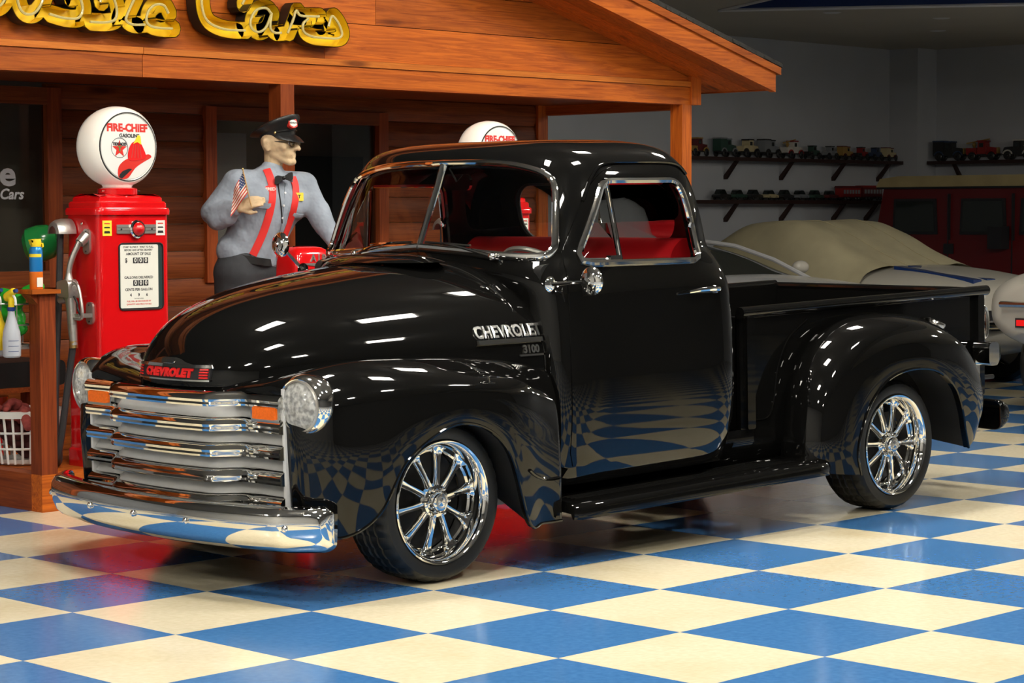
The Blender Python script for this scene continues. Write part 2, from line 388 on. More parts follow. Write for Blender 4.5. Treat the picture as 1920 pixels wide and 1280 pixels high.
# lower ceiling over the car bays, with a raised blue tray
tray = [(11.6, 7.5), (13.35, 4.85), (12.2, 3.2), (10.25, 5.05)]
b = MB(); Z = 3.37
outer = [(8.5, -10.15), (17.75, -10.15), (17.75, 9.55), (8.5, 9.55)]
V = [(x, y, Z) for x, y in outer] + [(x, y, Z) for x, y in [tray[3], tray[2], tray[1], tray[0]]]
b.add(V, [(0, 1, 5, 4), (1, 2, 6, 5), (2, 3, 7, 6), (3, 0, 4, 7)])
lc = b.build('ceiling_low', 'ceiling_grey', smooth=False, kind='structure')
b = MB(); k = 4
b.add([(x, y, Z - .002) for x, y in tray] + [(x, y, Z + .55) for x, y in tray], [(i, (i+1) % k, (i+1) % k + k, i + k) for i in range(k)] + [(4, 5, 6, 7)])
b.build('tray_lining', 'ceiling_blue', lc, smooth=False)
b = MB()
for i in range(4):
    p, q = np.array((*tray[i], Z - .004)), np.array((*tray[(i+1) % 4], Z - .004)); b.tube([p, q], .018, 6)
b.build('tray_edge', 'white_trim', lc)
for x, y in ((12.6, 6.9), (13.9, 6.5), (14.3, 5.6), (15.2, 7.4), (15.7, 6.0), (16.1, 5.1), (10.6, 7.9)):
    MB().lathe([(.001, -.006), (.07, -.006), (.085, -.002), (.09, .0)], (x, y, Z - .002), n=20).build('downlight', 'white_trim', lc)
MB().box(8.45, 8.5, -10.1, 9.4, Z, HALL_Z).build('trim_1', 'ceiling_dark', kind='structure')
MB().box(17.2, 17.6, 9.0, 9.4, 0, Z).build('trim_2', 'wall_grey', kind='structure')
# ceiling fixtures: housing, diffuser that gives the light, end caps
for n_, (x, y, r) in enumerate(LIGHTS):
    t = thing('ceiling_light', 'white fluorescent light fixture hung under the hall ceiling', 'light', (x, y, HALL_Z - .12), 'ceiling lights of the hall')
    o3 = (x, y, HALL_Z - .12)
    MB().prism([(-.2, .0), (-.16, .1), (.16, .1), (.2, .0)], lambda a, b_, d: (o3[0] + d, o3[1] + a, o3[2] + b_), -.36, .36).build('housing', 'lamp_white', t, smooth=False)
    MB().prism([(-.17, -.001), (.17, -.001), (.16, -.05), (-.16, -.05)], lambda a, b_, d: (o3[0] + d, o3[1] + a, o3[2] + b_), -.33, .33).build('diffuser', 'lamp_light', t, smooth=False)
    for s in (-1, 1): MB().tube([(x + s*.3, y, HALL_Z - .02), (x + s*.3, y, HALL_Z)], .01, 6).build('hanger', 'lamp_white', t)

# ================================================================== WOODEN STOREFRONT
YB, YW, DZ = 3.7, 5.0, .18       # beam plane, wall plane, porch deck height
XR = 6.68
st = thing('wooden_storefront', 'cedar gas station storefront with gabled porch roof behind the truck', 'building', (2.2, YW, 0))
def zroof(x): return 2.25 + (6.98 - x)*.262 if x > 2.89 else 2.25 + (x + 1.2)*.262
# porch deck: rim boards and planks
dk = thing('porch_deck', 'low cedar porch deck carrying the fuel pumps and the attendant', 'deck', (.83, 2.95, 0))
MB().box(.83, XR, 2.95, 3.04, .0, DZ).build('rim_board', 'cedar_x', dk, smooth=False)
MB().box(.83, .92, 3.04, YW, .0, DZ).build('rim_board', 'redwood_y', dk, smooth=False)
y = 3.045
while y < YW - .1:
    MB().box(.925, XR, y, y + .135, .03, DZ).build('deck_plank', 'cedar_x', dk, smooth=False); y += .14
# header beam: two lengths of board with a proud top strip
for x0, x1 in ((-1.12, 2.0), (2.004, XR - .1)):
    MB().box(x0, x1, YB, YB + .09, 2.165, 2.285).build('header_board', 'cedar_x', st, smooth=False)
    MB().box(x0, x1, YB - .012, YB + .09, 2.287, 2.322).build('header_strip', 'cedar_light_x', st, smooth=False)
MB().box(XR - .1, XR, YB - .02, YB + .1, 2.165, 2.37).build('beam_end_block', 'cedar_z', st, smooth=False)
# gable boards
zs = [2.325, 2.54, 2.76, 2.98, 3.2, 3.42]
for r, (z0, z1) in enumerate(zip(zs, zs[1:] + [3.5])):
    cuts = [-1.12] + [[3.3], [.9, 3.7], [2.6], [1.4], [2.4], [2.0]][r] + [XR]
    for xa, xb in zip(cuts, cuts[1:]):
        def lim(zz, side):       # where the roof line cuts the board
            return 6.98 - (zz - .012 - 2.25)/.262 if side > 0 else -1.2 + (zz - .012 - 2.25)/.262
        a0, a1 = max(xa, lim(z0, -1)), max(xa, lim(z1 - .003, -1)); b0, b1 = min(xb - .003, lim(z0, 1)), min(xb - .003, lim(z1 - .003, 1))
        if b0 - a0 < .05: continue
        b1 = max(b1, a1 + .001)
        MB().prism([(a0, z0), (b0, z0), (b1, z1 - .004), (a1, z1 - .004)], lambda p, q, d: (p, YB + d, q), .01, .05).build('gable_board', 'cedar_x', st, smooth=False)
MB().prism([(-1.12, 2.17), (XR - .05, 2.17), (XR - .05, 2.33), (2.89, 3.3), (-1.12, 2.3)], lambda p, q, d: (p, YB + d, q), .052, .08).build('gable_backing', 'cedar_dark_x', st, smooth=False)
# roof: rake fascia boards, soffit boards, shingles with ragged edge
for s in (1, -1):
    e = 6.98 if s > 0 else -1.2
    def R(x, dz, y): return (x, y, zroof(x) + dz)
    for nm, y0, y1, za, zb, ex in (('rake_fascia', 3.27, 3.315, 0, .15, 0), ('rake_trim', 3.25, 3.3, .125, .175, .035)):
        xs = (e + s*ex, 2.89)
        pl = [(xs[0], 2.25 + za - ex*.262), (xs[1], zroof(2.89) + za), (xs[1], zroof(2.89) + zb), (xs[0], 2.25 + zb - ex*.262)]
        MB().prism(pl, lambda p, q, d: (p, d, q), y0, y1).build(nm, 'cedar_x', st, smooth=False)
    MB().box(min(e, e - s*.04), max(e, e - s*.04), 3.315, 9.2, 2.26, 2.39).build('eave_fascia', 'cedar_y', st, smooth=False)
    k = 0; y = 3.32                                    # soffit planks run along the slope
    while y < 9.0:
        y2 = y + (.14 if y < 5 else 1.4)
        pl = [(e - s*.045, 2.255 + .012), (2.89, zroof(2.89)), (2.89, zroof(2.89) + .03), (e - s*.045, 2.297)]
        MB().prism(pl, lambda p, q, d: (p, d, q), y, min(y2 - .004, 9.1)).build('soffit_plank', 'cedar_x', st, smooth=False); y = y2
    b = MB(); n = 60                                   # shingle layer
    pl = [(e + s*.05, 2.25 + .165), (2.89, zroof(2.89) + .18), (2.89, zroof(2.89) + .21), (e + s*.05, 2.25 + .195)]
    b.prism(pl, lambda p, q, d: (p, d, q), 3.25, 9.1)
    for i in range(n):
        x0 = e + s*.04 + (2.89 - e)*i/n; x1 = x0 + (2.89 - e)/n*.92; d = random.uniform(.0, .02); hz = .19 + random.uniform(0, .012)
        b.add([(x0, 3.235 + d, zroof(x0) + .178), (x1, 3.235 + d, zroof(x1) + .178), (x1, 3.235 + d, zroof(x1) + hz), (x0, 3.235 + d, zroof(x0) + hz),
               (x0, 3.3, zroof(x0) + .178), (x1, 3.3, zroof(x1) + .178), (x1, 3.3, zroof(x1) + hz + .012), (x0, 3.3, zroof(x0) + hz + .012)],
              [(0, 1, 2, 3), (4, 5, 6, 7), (0, 1, 5, 4), (3, 2, 6, 7), (0, 3, 7, 4), (1, 2, 6, 5)])
    b.build('shingles', 'shingle', st, smooth=False, kind='stuff')
# posts
for x0 in (2.955, 6.496, -.6):
    MB().box(x0, x0 + .1, YB - .005, YB + .1, DZ, 2.165).build('porch_post', 'cedar_dark_z' if x0 < 5 else 'cedar_z', st, smooth=False)
MB().box(XR - .18, XR - .09, YB + .1, YW, 2.13, 2.25).build('side_header', 'cedar_y', st, smooth=False)
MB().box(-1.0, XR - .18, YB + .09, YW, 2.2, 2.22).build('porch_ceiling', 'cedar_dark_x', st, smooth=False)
# recessed wall of log siding: boards broken by the two windows
openings = [(.3, 2.25, 1.1, 2.07), (3.5, 4.87, 1.085, 2.015)]
zrow = DZ; k = 0
while zrow < 2.2:
    z1 = min(zrow + .17, 2.2); segs = [(-1.0, 6.51)]
    for (xa, xb, za, zb) in openings:
        if z1 > za + .01 and zrow < zb - .01:
            segs = [q for (p0, p1) in segs for q in ((p0, min(p1, xa - .02)), (max(p0, xb + .02), p1)) if q[1] - q[0] > .05]
    for (p0, p1) in segs:
        zz = z1 - .004; G = [(YW + .05, zrow), (YW + .008, zrow), (YW - .004, zrow + .04), (YW - .006, (zrow + zz)/2), (YW - .002, zz - .03), (YW + .008, zz), (YW + .05, zz)]
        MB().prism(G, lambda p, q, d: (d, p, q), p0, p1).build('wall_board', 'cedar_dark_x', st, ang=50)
    zrow = z1
def framed(xa, xb, za, zb, nm, fw=.085):
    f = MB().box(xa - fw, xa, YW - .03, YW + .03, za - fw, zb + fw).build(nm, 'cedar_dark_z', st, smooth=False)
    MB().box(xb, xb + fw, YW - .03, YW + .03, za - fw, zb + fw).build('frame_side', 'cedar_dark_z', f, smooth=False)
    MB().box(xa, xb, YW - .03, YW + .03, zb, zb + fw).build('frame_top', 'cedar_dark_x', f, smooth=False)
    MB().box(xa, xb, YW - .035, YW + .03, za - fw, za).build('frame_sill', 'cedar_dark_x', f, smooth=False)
    MB().box(xa, xb, YW + .012, YW + .018, za, zb).build('pane', 'shop_glass', f, smooth=False)
    return f
f1 = framed(.3, 2.25, 1.1, 2.07, 'window_frame', .1); f2 = framed(3.5, 4.87, 1.085, 2.015, 'window_frame')
MB().box(3.75, 4.0, YW + .3, YW + .33, 1.2, 1.95).build('curtain', 'white_trim', f2, smooth=False)
MB().box(4.55, 5.2, YW + .5, YW + .53, 1.2, 1.82).build('dark_picture', 'ink_black', f2, smooth=False)
MB().box(-1.0, 6.4, YW + .6, YW + .65, .1, 2.2).build('inner_wall', 'shop_wall', st, smooth=False)
MB().box(6.41, 6.51, YW, 9.2, .1, 2.3).build('side_wall', 'cedar_dark_x', st, smooth=False)
MB().box(6.42, 6.52, YW - .025, YW, DZ, 2.2).build('corner_trim', 'cedar_z', st, smooth=False)
wl = lambda ox, oz: (lambda a, b_, d: (ox + a, YW + .011 - d, oz + b_))
text('window_lettering', 'e', .2, 'wall_grey', f1, wl(2.0, 1.66), .001, .006, sx=1.15)
text('window_lettering', 'n Cars', .085, 'wall_grey', f1, wl(1.99, 1.545), .001, .002, shear=.25, sx=1.0)

# ---------------------------------------------------------------- channel letter sign on the gable
sg = thing('neon_sign', 'yellow channel letter sign with glass tubing on the cedar gable', 'sign', (2.2, YB, 2.4))
SGN = {
 'letter_a': [[(1.03, 2.46), (1.08, 2.49), (1.12, 2.56), (1.15, 2.66)], [(1.17, 2.62), (1.17, 2.52), (1.2, 2.455), (1.26, 2.45), (1.31, 2.5), (1.35, 2.6)]],
 'letter_s': [[(1.49, 2.54), (1.515, 2.6), (1.55, 2.55), (1.565, 2.49), (1.535, 2.445), (1.45, 2.44), (1.36, 2.455)]],
 'letter_s_second': [[(1.675, 2.535), (1.7, 2.6), (1.755, 2.57), (1.78, 2.5), (1.765, 2.45), (1.7, 2.432), (1.61, 2.43)]],
 'letter_i': [[(1.9, 2.58), (1.85, 2.49), (1.84, 2.45), (1.88, 2.432), (1.96, 2.435)]],
 'letter_c': [[(2.115, 2.505), (2.085, 2.545), (2.03, 2.545), (1.985, 2.51), (1.97, 2.455), (2.0, 2.43), (2.06, 2.423), (2.14, 2.425)]],
 'letter_capital_c': [[(2.62, 2.585), (2.66, 2.66), (2.62, 2.73), (2.51, 2.76), (2.4, 2.72), (2.345, 2.63), (2.345, 2.54), (2.38, 2.478), (2.45, 2.45), (2.53, 2.44), (2.64, 2.443)]],
 'letter_a_second': [[(2.83, 2.545), (2.79, 2.575), (2.72, 2.56), (2.68, 2.505), (2.685, 2.46), (2.73, 2.44), (2.785, 2.465), (2.83, 2.545)], [(2.83, 2.55), (2.82, 2.47), (2.85, 2.443), (2.9, 2.445)]],
 'letter_r': [[(2.945, 2.445), (2.985, 2.52), (3.01, 2.575), (3.04, 2.55), (3.12, 2.55), (3.18, 2.553)]],
 'letter_s_third': [[(3.25, 2.5), (3.275, 2.56), (3.315, 2.535), (3.345, 2.49), (3.35, 2.455), (3.31, 2.435), (3.2, 2.433), (3.12, 2.437), (3.065, 2.46), (3.06, 2.505), (3.1, 2.535)]],
}
SPT = np.concatenate([crom([(x, 0, z) for x, z in S_], 6) for st_ in SGN.values() for S_ in st_])
for nm, strokes in SGN.items():
    can = MB(); ret = MB(); tb = MB()
    for S_ in strokes:
        P = crom([(x, 0, z) for x, z in S_], 6); k = len(P); hw = .046
        Tn = np.gradient(P, axis=0); Tn /= np.linalg.norm(Tn, axis=1)[:, None]; Nn = np.stack([Tn[:, 2], 0*Tn[:, 0], -Tn[:, 0]], 1)
        def outline(h):
            L_ = [P[i] + Nn[i]*h for i in range(k)]; R_ = [P[i] - Nn[i]*h for i in range(k)]
            capE = [P[-1] + h*(math.cos(a)*Nn[-1] + math.sin(a)*Tn[-1]) for a in np.linspace(.3, math.pi - .3, 5)]
            capS = [P[0] + h*(-math.cos(a)*Nn[0] - math.sin(a)*Tn[0]) for a in np.linspace(.3, math.pi - .3, 5)]
            return L_ + capE + R_[::-1] + capS
        oi_, oo = outline(hw), outline(hw + .004); y0, y1 = YB - .012, YB - .095
        for bld, o_ in ((can, oi_), (ret, oo)):
            for p, q in zip(o_, o_[1:] + o_[:1]):
                m_ = (p + q)/2
                if np.hypot(SPT[:, 0] - m_[0], SPT[:, 2] - m_[2]).min() < hw*.9: continue
                bld.add([(p[0], y0, p[2]), (q[0], y0, q[2]), (q[0], y1, q[2]), (p[0], y1, p[2])], [(0, 1, 2, 3)])
        can.grid([[(p[0], y0 - .004, p[2]) for p in (P[i] - Nn[i]*hw, P[i], P[i] + Nn[i]*hw)] for i in range(k)])
        for q, t in ((P[0], -Tn[0]), (P[-1], Tn[-1])):
            n_ = np.array((t[2], 0, -t[0])); can.add([(q[0] + hw*(math.cos(a)*n_[0] + math.sin(a)*t[0]), y0 - .004, q[2] + hw*(math.cos(a)*n_[2] + math.sin(a)*t[2])) for a in np.linspace(0, math.pi, 8)], [tuple(range(8))])
        tb.tube([(p[0], y1 + .012, p[2]) for p in P], .0075, 6)
    c = can.build(nm.replace('_second', '').replace('_third', ''), 'sign_yellow', sg); ret.build('letter_return', 'sign_dark', c); tb.build('glass_tube', 'neon_tube', c)
# ================================================================== THE TRUCK  (x backwards from the front axle, y to the passenger side)
WBASE = 2.946; PIT = math.radians(1.5)
tr = thing('pickup_truck', 'glossy black vintage pickup truck with chrome grille and chrome wheels', 'truck', (.80, .90, 0), world=False)
tr.rotation_euler = (0, -PIT, math.radians(-1.2))
# ---- cab surface
XC = 1.2
CAB = np.array([(.30, .60, 1.74, .80), (.36, .60, 1.755, .818), (.50, .60, 1.775, .842), (.65, .60, 1.785, .850), (.80, .60, 1.787, .8478), (.95, .60, 1.787, .839), (1.05, .60, 1.785, .829), (1.17, .585, 1.78, .811), (1.23, .605, 1.775, .801),
  (1.30, .635, 1.765, .793), (1.45, .70, 1.735, .772), (1.55, .745, 1.70, .745), (1.60, .765, 1.675, .722), (1.64, .785, 1.64, .69), (1.67, .808, 1.605, .65), (1.69, .84, 1.56, .60), (1.705, .89, 1.50, .53), (1.715, .95, 1.43, .45), (1.722, 1.05, 1.33, .3), (1.7245, 1.15, 1.25, .1)])
def NFz(z): t = min(1, max(0, (z - 1.05)/.22)); t = t*t*(3 - 2*t); return 10 - 5.6*t
def cabrow(z): return tuple(pch(CAB[:, 0], CAB[:, i], z) for i in (1, 2, 3))
def cab_front(y, z):
    xf, xb, b_ = cabrow(z); return XC - (XC - xf)*max(0, 1 - (abs(y)/b_)**NFz(z))**(1/NFz(z))
def cab_back(y, z):
    xf, xb, b_ = cabrow(z); return XC + (xb - XC)*max(0, 1 - (abs(y)/b_)**NFz(z))**(1/NFz(z))
def cab_side(x, z):
    xf, xb, b_ = cabrow(z); a = (XC - xf) if x < XC else (xb - XC); return b_*max(0, 1 - (abs(x - XC)/a)**NFz(z))**(1/NFz(z))
rows = []; NA = 112
for z in np.concatenate([np.linspace(.30, 1.5, 40), np.linspace(1.515, 1.69, 22), np.linspace(1.694, 1.7245, 14)]):
    xf, xb, b_ = cabrow(z); r_ = []
    for i in range(NA):
        t = 2*math.pi*i/NA; c, s = math.cos(t), math.sin(t); a = (xb - XC) if c > 0 else (XC - xf)
        r_.append((XC + a*math.copysign(abs(c)**(2/NFz(z)), c), b_*math.copysign(abs(s)**(2/NFz(z)), s), z))
    rows.append(r_)
b = MB(); b.grid(rows, False, True)
top = len(b.v) - NA; b.f.append(tuple(range(top, top + NA)))
cab = b.build('cab_shell', 'black_paint', tr, ang=60)
modded(cab, ('SOLIDIFY', dict(thickness=.03, offset=-1)))
WS = [(0, 1.632), (-.3, 1.627), (-.48, 1.607), (-.60, 1.57), (-.655, 1.50), (-.70, 1.32), (-.705, 1.262), (-.67, 1.235), (-.5, 1.24), (-.25, 1.256), (0, 1.27)]
WSs = [tuple(p) for p in crom(WS, 4)]
full = WSs + [(-y, z) for y, z in WSs[::-1]]
full = [p for i, p in enumerate(full) if i == 0 or (abs(p[0]-full[i-1][0]) + abs(p[1]-full[i-1][1])) > 1e-4]
if abs(full[0][0]-full[-1][0]) + abs(full[0][1]-full[-1][1]) < 1e-4: full.pop()
SW = round_poly([(.775, 1.205), (1.512, 1.19), (1.475, 1.42), (1.44, 1.535), (.985, 1.54), (.955, 1.515)], [.05, .045, .2, .09, .06, .06], 6)
RW = rrect(-.5, .5, 1.255, 1.53, .11)
cc = [MB().prism(full, lambda y, z, d: (d, y, z), .3, 1.05).build('cw', None, tr),
      MB().prism(SW, lambda x, z, d: (x, d, z), -1.2, 1.2).build('cs', None, tr),
      MB().prism(RW, lambda y, z, d: (d, y, z), 1.45, 2.1).build('cr', None, tr)]
cut(cab, cc)
# ---- windshield: split panes, chrome frame, centre bar
wsf = MB()
fr = [(cab_front(y, z) - .006, y, z) for y, z in full]
wsf.tube(fr, .02, 10, closed=True, flat=.7)
wsf = wsf.build('windshield_frame', 'chrome', tr)
MB().tube([(cab_front(0, z) - .008, 0, z) for z in np.linspace(1.262, 1.636, 8)], .015, 8).build('centre_bar', 'chrome', wsf)
for s in (-1, 1):
    G = []
    half = [(y, z) for y, z in WSs]
    cen = (-.36, 1.43)
    for q in np.linspace(0, 1, 8):
        G.append([(cab_front(cen[0] + (y - cen[0])*q, cen[1] + (z - cen[1])*q) + .006, -s*(cen[0] + (y - cen[0])*q) if s > 0 else cen[0] + (y - cen[0])*q, cen[1] + (z - cen[1])*q) for y, z in half])
    MB().grid(G, False, True).build('windshield_pane', 'window_glass', wsf)
# ---- rear window
rwf = MB().tube([(cab_back(y, z) - .01, y, z) for y, z in RW], .012, 8, closed=True).build('rear_window_seal', 'rubber', tr)
MB().grid([[(cab_back(y*q, 1.39 + (z-1.39)*q) - .015, y*q, 1.39 + (z-1.39)*q) for y, z in RW] for q in np.linspace(0, 1, 6)], False, True).build('rear_window_pane', 'window_glass', rwf)
# ---- doors: skin laid 5 mm proud of the cab, with window, vent pane, handle
DO = round_poly([(.682, .375), (1.63, .375), (1.702, .47), (1.702, .95), (1.655, 1.17), (1.59, 1.45), (1.50, 1.592), (1.36, 1.602), (1.02, 1.602), (.895, 1.52), (.70, 1.19), (.682, .9)], [.03, .1, .08, .2, .2, .15, .08, .1, .1, .12, .12, .1], 6)
def resamp(P, n, start):
    P = np.array(P + [P[0]]); k = int(np.argmin(np.hypot(P[:-1, 0]-start[0], P[:-1, 1]-start[1]))); P = np.concatenate([P[k:-1], P[:k], P[k:k+1]])
    L_ = np.concatenate([[0], np.cumsum(np.hypot(*np.diff(P, axis=0).T))]); t = np.linspace(0, L_[-1], n + 1)[:-1]
    return np.stack([np.interp(t, L_, P[:, i]) for i in (0, 1)], 1)
def polar(P, c, n):
    """points of a closed outline met by n rays from c"""
    P = resamp(list(map(tuple, P)), 600, P[0]); a = np.unwrap(np.arctan2(P[:, 1]-c[1], P[:, 0]-c[0])); r = np.hypot(P[:, 0]-c[0], P[:, 1]-c[1])
    if a[-1] < a[0]: a, r = a[::-1], r[::-1]
    a = np.concatenate([a - 2*math.pi, a, a + 2*math.pi]); r = np.tile(r, 3); t = np.linspace(0, 2*math.pi, n, endpoint=False)
    rr = np.interp(t, a, r); return np.stack([c[0] + rr*np.cos(t), c[1] + rr*np.sin(t)], 1)
for s in (-1, 1):
    n = 160; cw = (1.2, 1.36); A = polar(SW, cw, n); Bo = polar(DO, cw, n)
    ring = []; K = 40
    for q in np.linspace(0, 1, K):
        P2 = A*(1-q) + Bo*q; ring.append([(x, s*(cab_side(x, z) + .006), z) for x, z in P2])
    edge = [(x + (cw[0]-x)*.0, s*(cab_side(x, z) - .02), z) for x, z in Bo]
    inn = [(x, s*(cab_side(x, z) - .03), z) for x, z in A]
    b = MB(); b.grid([inn] + ring + [edge], False, True)
    d = b.build('door', 'black_paint', tr, ang=50)
    MB().tube([(x, s*(cab_side(x, z) + .008), z) for x, z in polar(SW, cw, 90)], .0145, 8, closed=True, flat=1.1).build('window_frame', 'chrome', d)
    # raised belt moulding above the window (drip edge)
    dr = [(.86, 1.46), (.93, 1.56), (1.02, 1.612), (1.2, 1.618), (1.4, 1.615), (1.5, 1.6), (1.545, 1.56)]
    MB().tube([(p[0], s*(cab_side(p[0], p[1]) + .008), p[1]) for p in crom([(x, z) for x, z in dr], 5)], .007, 6).build('drip_rail', 'black_paint', d)
    # vent pane post, main glass, latch
    MB().tube([(1.0, s*(cab_side(1.0, 1.53) + .0), 1.535), (1.02, s*(cab_side(1.02, 1.2) + .0), 1.2)], .009, 8).build('vent_post', 'chrome', d)
    VP = round_poly([(.80, 1.22), (1.012, 1.215), (.99, 1.52), (.965, 1.505)], [.04, .01, .03, .03], 5)
    MB().tube([(x, s*(cab_side(x, z) - .004), z) for x, z in VP], .007, 6, closed=True).build('vent_frame', 'chrome', d)
    cv = np.mean(VP, axis=0)
    MB().grid([[(cv[0] + (x-cv[0])*q, s*(cab_side(x, z) - .006), cv[1] + (z-cv[1])*q) for x, z in VP] for q in (0, .5, 1)], False, True).build('vent_pane', 'window_glass', d)
    MB().box(.945, 1.005, s*cab_side(.97, 1.21) - .012, s*cab_side(.97, 1.21) + .012, 1.205, 1.232).build('vent_latch', 'chrome', d)
    # handle: lever on two roses
    yh = lambda x: s*(cab_side(x, 1.06) + .006)
    h = MB().tube([(1.375, yh(1.375) + s*.035, 1.058), (1.44, yh(1.44) + s*.042, 1.064), (1.52, yh(1.52) + s*.042, 1.066), (1.575, yh(1.57) + s*.03, 1.062), (1.585, yh(1.58), 1.06)], [.006, .009, .011, .012, .012], 8).build('door_handle', 'chrome', d)
    MB().lathe([(.001, .014), (.016, .012), (.02, 0)], (1.585, yh(1.585), 1.06), (0, s, 0), 16).build('handle_rose', 'chrome', h)
# ---- hood (polar loft about a line at the grille top)
HS = [0, .1, .2, .3, .4, .5, .6, .7, .85, 1]
HX = [-.725, -.715, -.69, -.645, -.565, -.445, -.265, -.05, .28, .61]
HH = [0, .05, .108, .178, .248, .308, .358, .393, .425, .442]
HW = [0, .115, .21, .295, .375, .45, .53, .597, .675, .745]
HZ = .79; HN = 2.3
def hood_pt(s, ps, off=0):
    x, h, w_ = float(pch(HS, HX, s)), float(pch(HS, HH, s)) + off, float(pch(HS, HW, s)) + off
    c, sn = math.cos(ps), math.sin(ps); r = ((abs(c)/w_)**HN + (abs(sn)/h)**HN)**(-1/HN)
    return (x, -r*c, HZ + r*sn)
G = [[hood_pt(s, ps) for ps in np.linspace(-.12, math.pi + .12, 66)] for s in np.concatenate([[.012, .025, .04, .06, .08], np.linspace(.1, 1, 66)])]
b = MB(); b.grid(G)
G2 = [(x, y*.985, HZ + (z-HZ)*.985) for x, y, z in G[-1]]; b.grid([G[-1], [(x + .004, y*.99, HZ + (z-HZ)*.99) for x, y, z in G[-1]], [(x - .02, y, z) for x, y, z in G2]])
b.f.append(tuple(range(66)))
hood = b.build('hood', 'black_paint', tr, ang=60)
# hood side height finder for badges
def hood_y(x, z):
    s = np.interp(x, HX, HS); h = pch(HS, HH, s); w_ = pch(HS, HW, s); return float(w_*max(0, 1 - ((z - HZ)/h)**HN)**(1/HN))
def hood_x(y, z):
    lo, hi = -.7249, .6
    for _ in range(40):
        m_ = (lo + hi)/2; s = np.interp(m_, HX, HS); h = pch(HS, HH, s); w_ = pch(HS, HW, s)
        if (abs(y)/w_)**HN + (max(z - HZ, 0)/h)**HN > 1: lo = m_
        else: hi = m_
    return hi
# ---- cowl behind the hood
b = MB(); CG = []
HR = [hood_pt(1.0, ps) for ps in np.linspace(-.12, math.pi + .12, 66)]
for q in np.linspace(0, 1, 14):
    r_ = []
    for (x0, y0, z0) in HR:
        sg = -1 if y0 < 0 else 1; t = min(1, max(0, (z0 - 1.06)/.14)); t = t*t*(3 - 2*t); zz = min(z0, 1.22)
        e_ = np.array((.69, sg*(cab_side(.69, zz) - .002), z0))*(1 - t) + np.array((cab_front(y0, zz) + .04, y0*1.04, z0))*t
        p_ = np.array((x0 + .004, y0*.992, HZ + (z0 - HZ)*.992)); m_ = np.array(((p_[0] + e_[0])/2, p_[1]*.35 + e_[1]*.65, z0 - .002)); r_.append((1-q)**2*p_ + 2*q*(1-q)*m_ + q*q*e_)
    CG.append(r_)
b.grid(CG); b.build('cowl', 'black_paint', tr, ang=60)
# raised cowl ventilator with its chrome lip
b = MB(); b.grid([[(.40 + .16*math.cos(a)*q, .36*math.sin(a)*q, 1.222 + .03*(1 - q**3)) for a in np.linspace(0, 2*math.pi, 32, endpoint=False)] for q in np.linspace(.02, 1, 8)], False, True)
b.build('cowl_vent', 'black_paint', tr)
# ---- lettering on the hood sides and the nose emblem
for s in (-1, 1):
    sf = lambda ox, oz: (lambda a, b_, d: (ox + a if s < 0 else ox - a, s*(hood_y(min(ox + (a if s < 0 else -a), .6), oz + b_) + .002 + d), oz + b_))
    lt = text('hood_lettering', 'CHEVROLET', .066, 'badge_chrome', tr, sf(.46, .944), .008, .002, sx=.8, space=1.08)
    MB().prism([(-.15, -.01), (.15, -.01), (.15, .008), (-.15, .008)], sf(.46, .908), 0, .012).build('badge_bar', 'chrome', lt, smooth=False)
    lt = text('series_lettering', '3100', .044, 'badge_chrome', tr, sf(.55, .868), .007, .0015, sx=.85)
    MB().prism([(-.055, -.004), (.055, -.004), (.055, .004), (-.055, .004)], sf(.55, .845), 0, .008).build('badge_bar', 'chrome', lt, smooth=False)
def nose(a, b_, d):                       # a across (driver side positive to the left of the viewer), b up
    y = a; z = .838 + b_; return (hood_x(y, z) - .004 - d, y, z)
def strip(poly_rows, m, nm, par, d0, d1):
    b = MB(); F_ = [[nose(a, z, d1) for a in np.linspace(-w_, w_, 41)] for z, w_ in poly_rows]; Bk = [[nose(a, z, d0) for a in np.linspace(-w_, w_, 41)] for z, w_ in poly_rows]
    b.grid(F_); b.grid(Bk)
    for e in ((F_[0], Bk[0]), (F_[-1], Bk[-1])): b.grid(e)
    b.grid([[r[0] for r in F_], [r[0] for r in Bk]]); b.grid([[r[-1] for r in F_], [r[-1] for r in Bk]]); return b.build(nm, m, par)
em = strip([(-.024, .225), (0, .228), (.024, .225)], 'ink_black', 'nose_emblem', tr, -.01, .008)
strip([(-.029, .23), (-.023, .23)], 'chrome', 'emblem_lower_rim', em, -.01, .013)
strip([(.022, .232), (.034, .222)], 'chrome', 'emblem_upper_rim', em, -.01, .015)
b = MB(); W_ = [(.034, .15), (.044, .10), (.053, .075), (.058, .04)]
b.grid([[nose(a, z, .016 - .1*(z-.034)) for a in np.linspace(-w_, w_, 17)] for z, w_ in W_]); b.build('emblem_crest', 'chrome', em)
b = MB(); b.prism([(-.03, .036), (.03, .036), (.045, .044), (.03, .052), (-.03, .052), (-.045, .044)], lambda a, z, d: nose(a, z, d), .014, .018); b.build('bow_tie', 'chrome', em)
text('emblem_lettering', 'CHEVROLET', .042, 'red_enamel', em, lambda a, b_, d: nose(-a, b_, .008 + d), .004, .003, sx=1.2, space=1.08)
for s in (-1, 1):
    b = MB()
    for i in range(4): b.prism([(s*.185, -.018 + .0105*i), (s*.22, -.018 + .0105*i), (s*.22, -.012 + .0105*i), (s*.185, -.012 + .0105*i)], nose, .008, .013)
    b.build('emblem_bars', 'red_enamel', em, smooth=False)
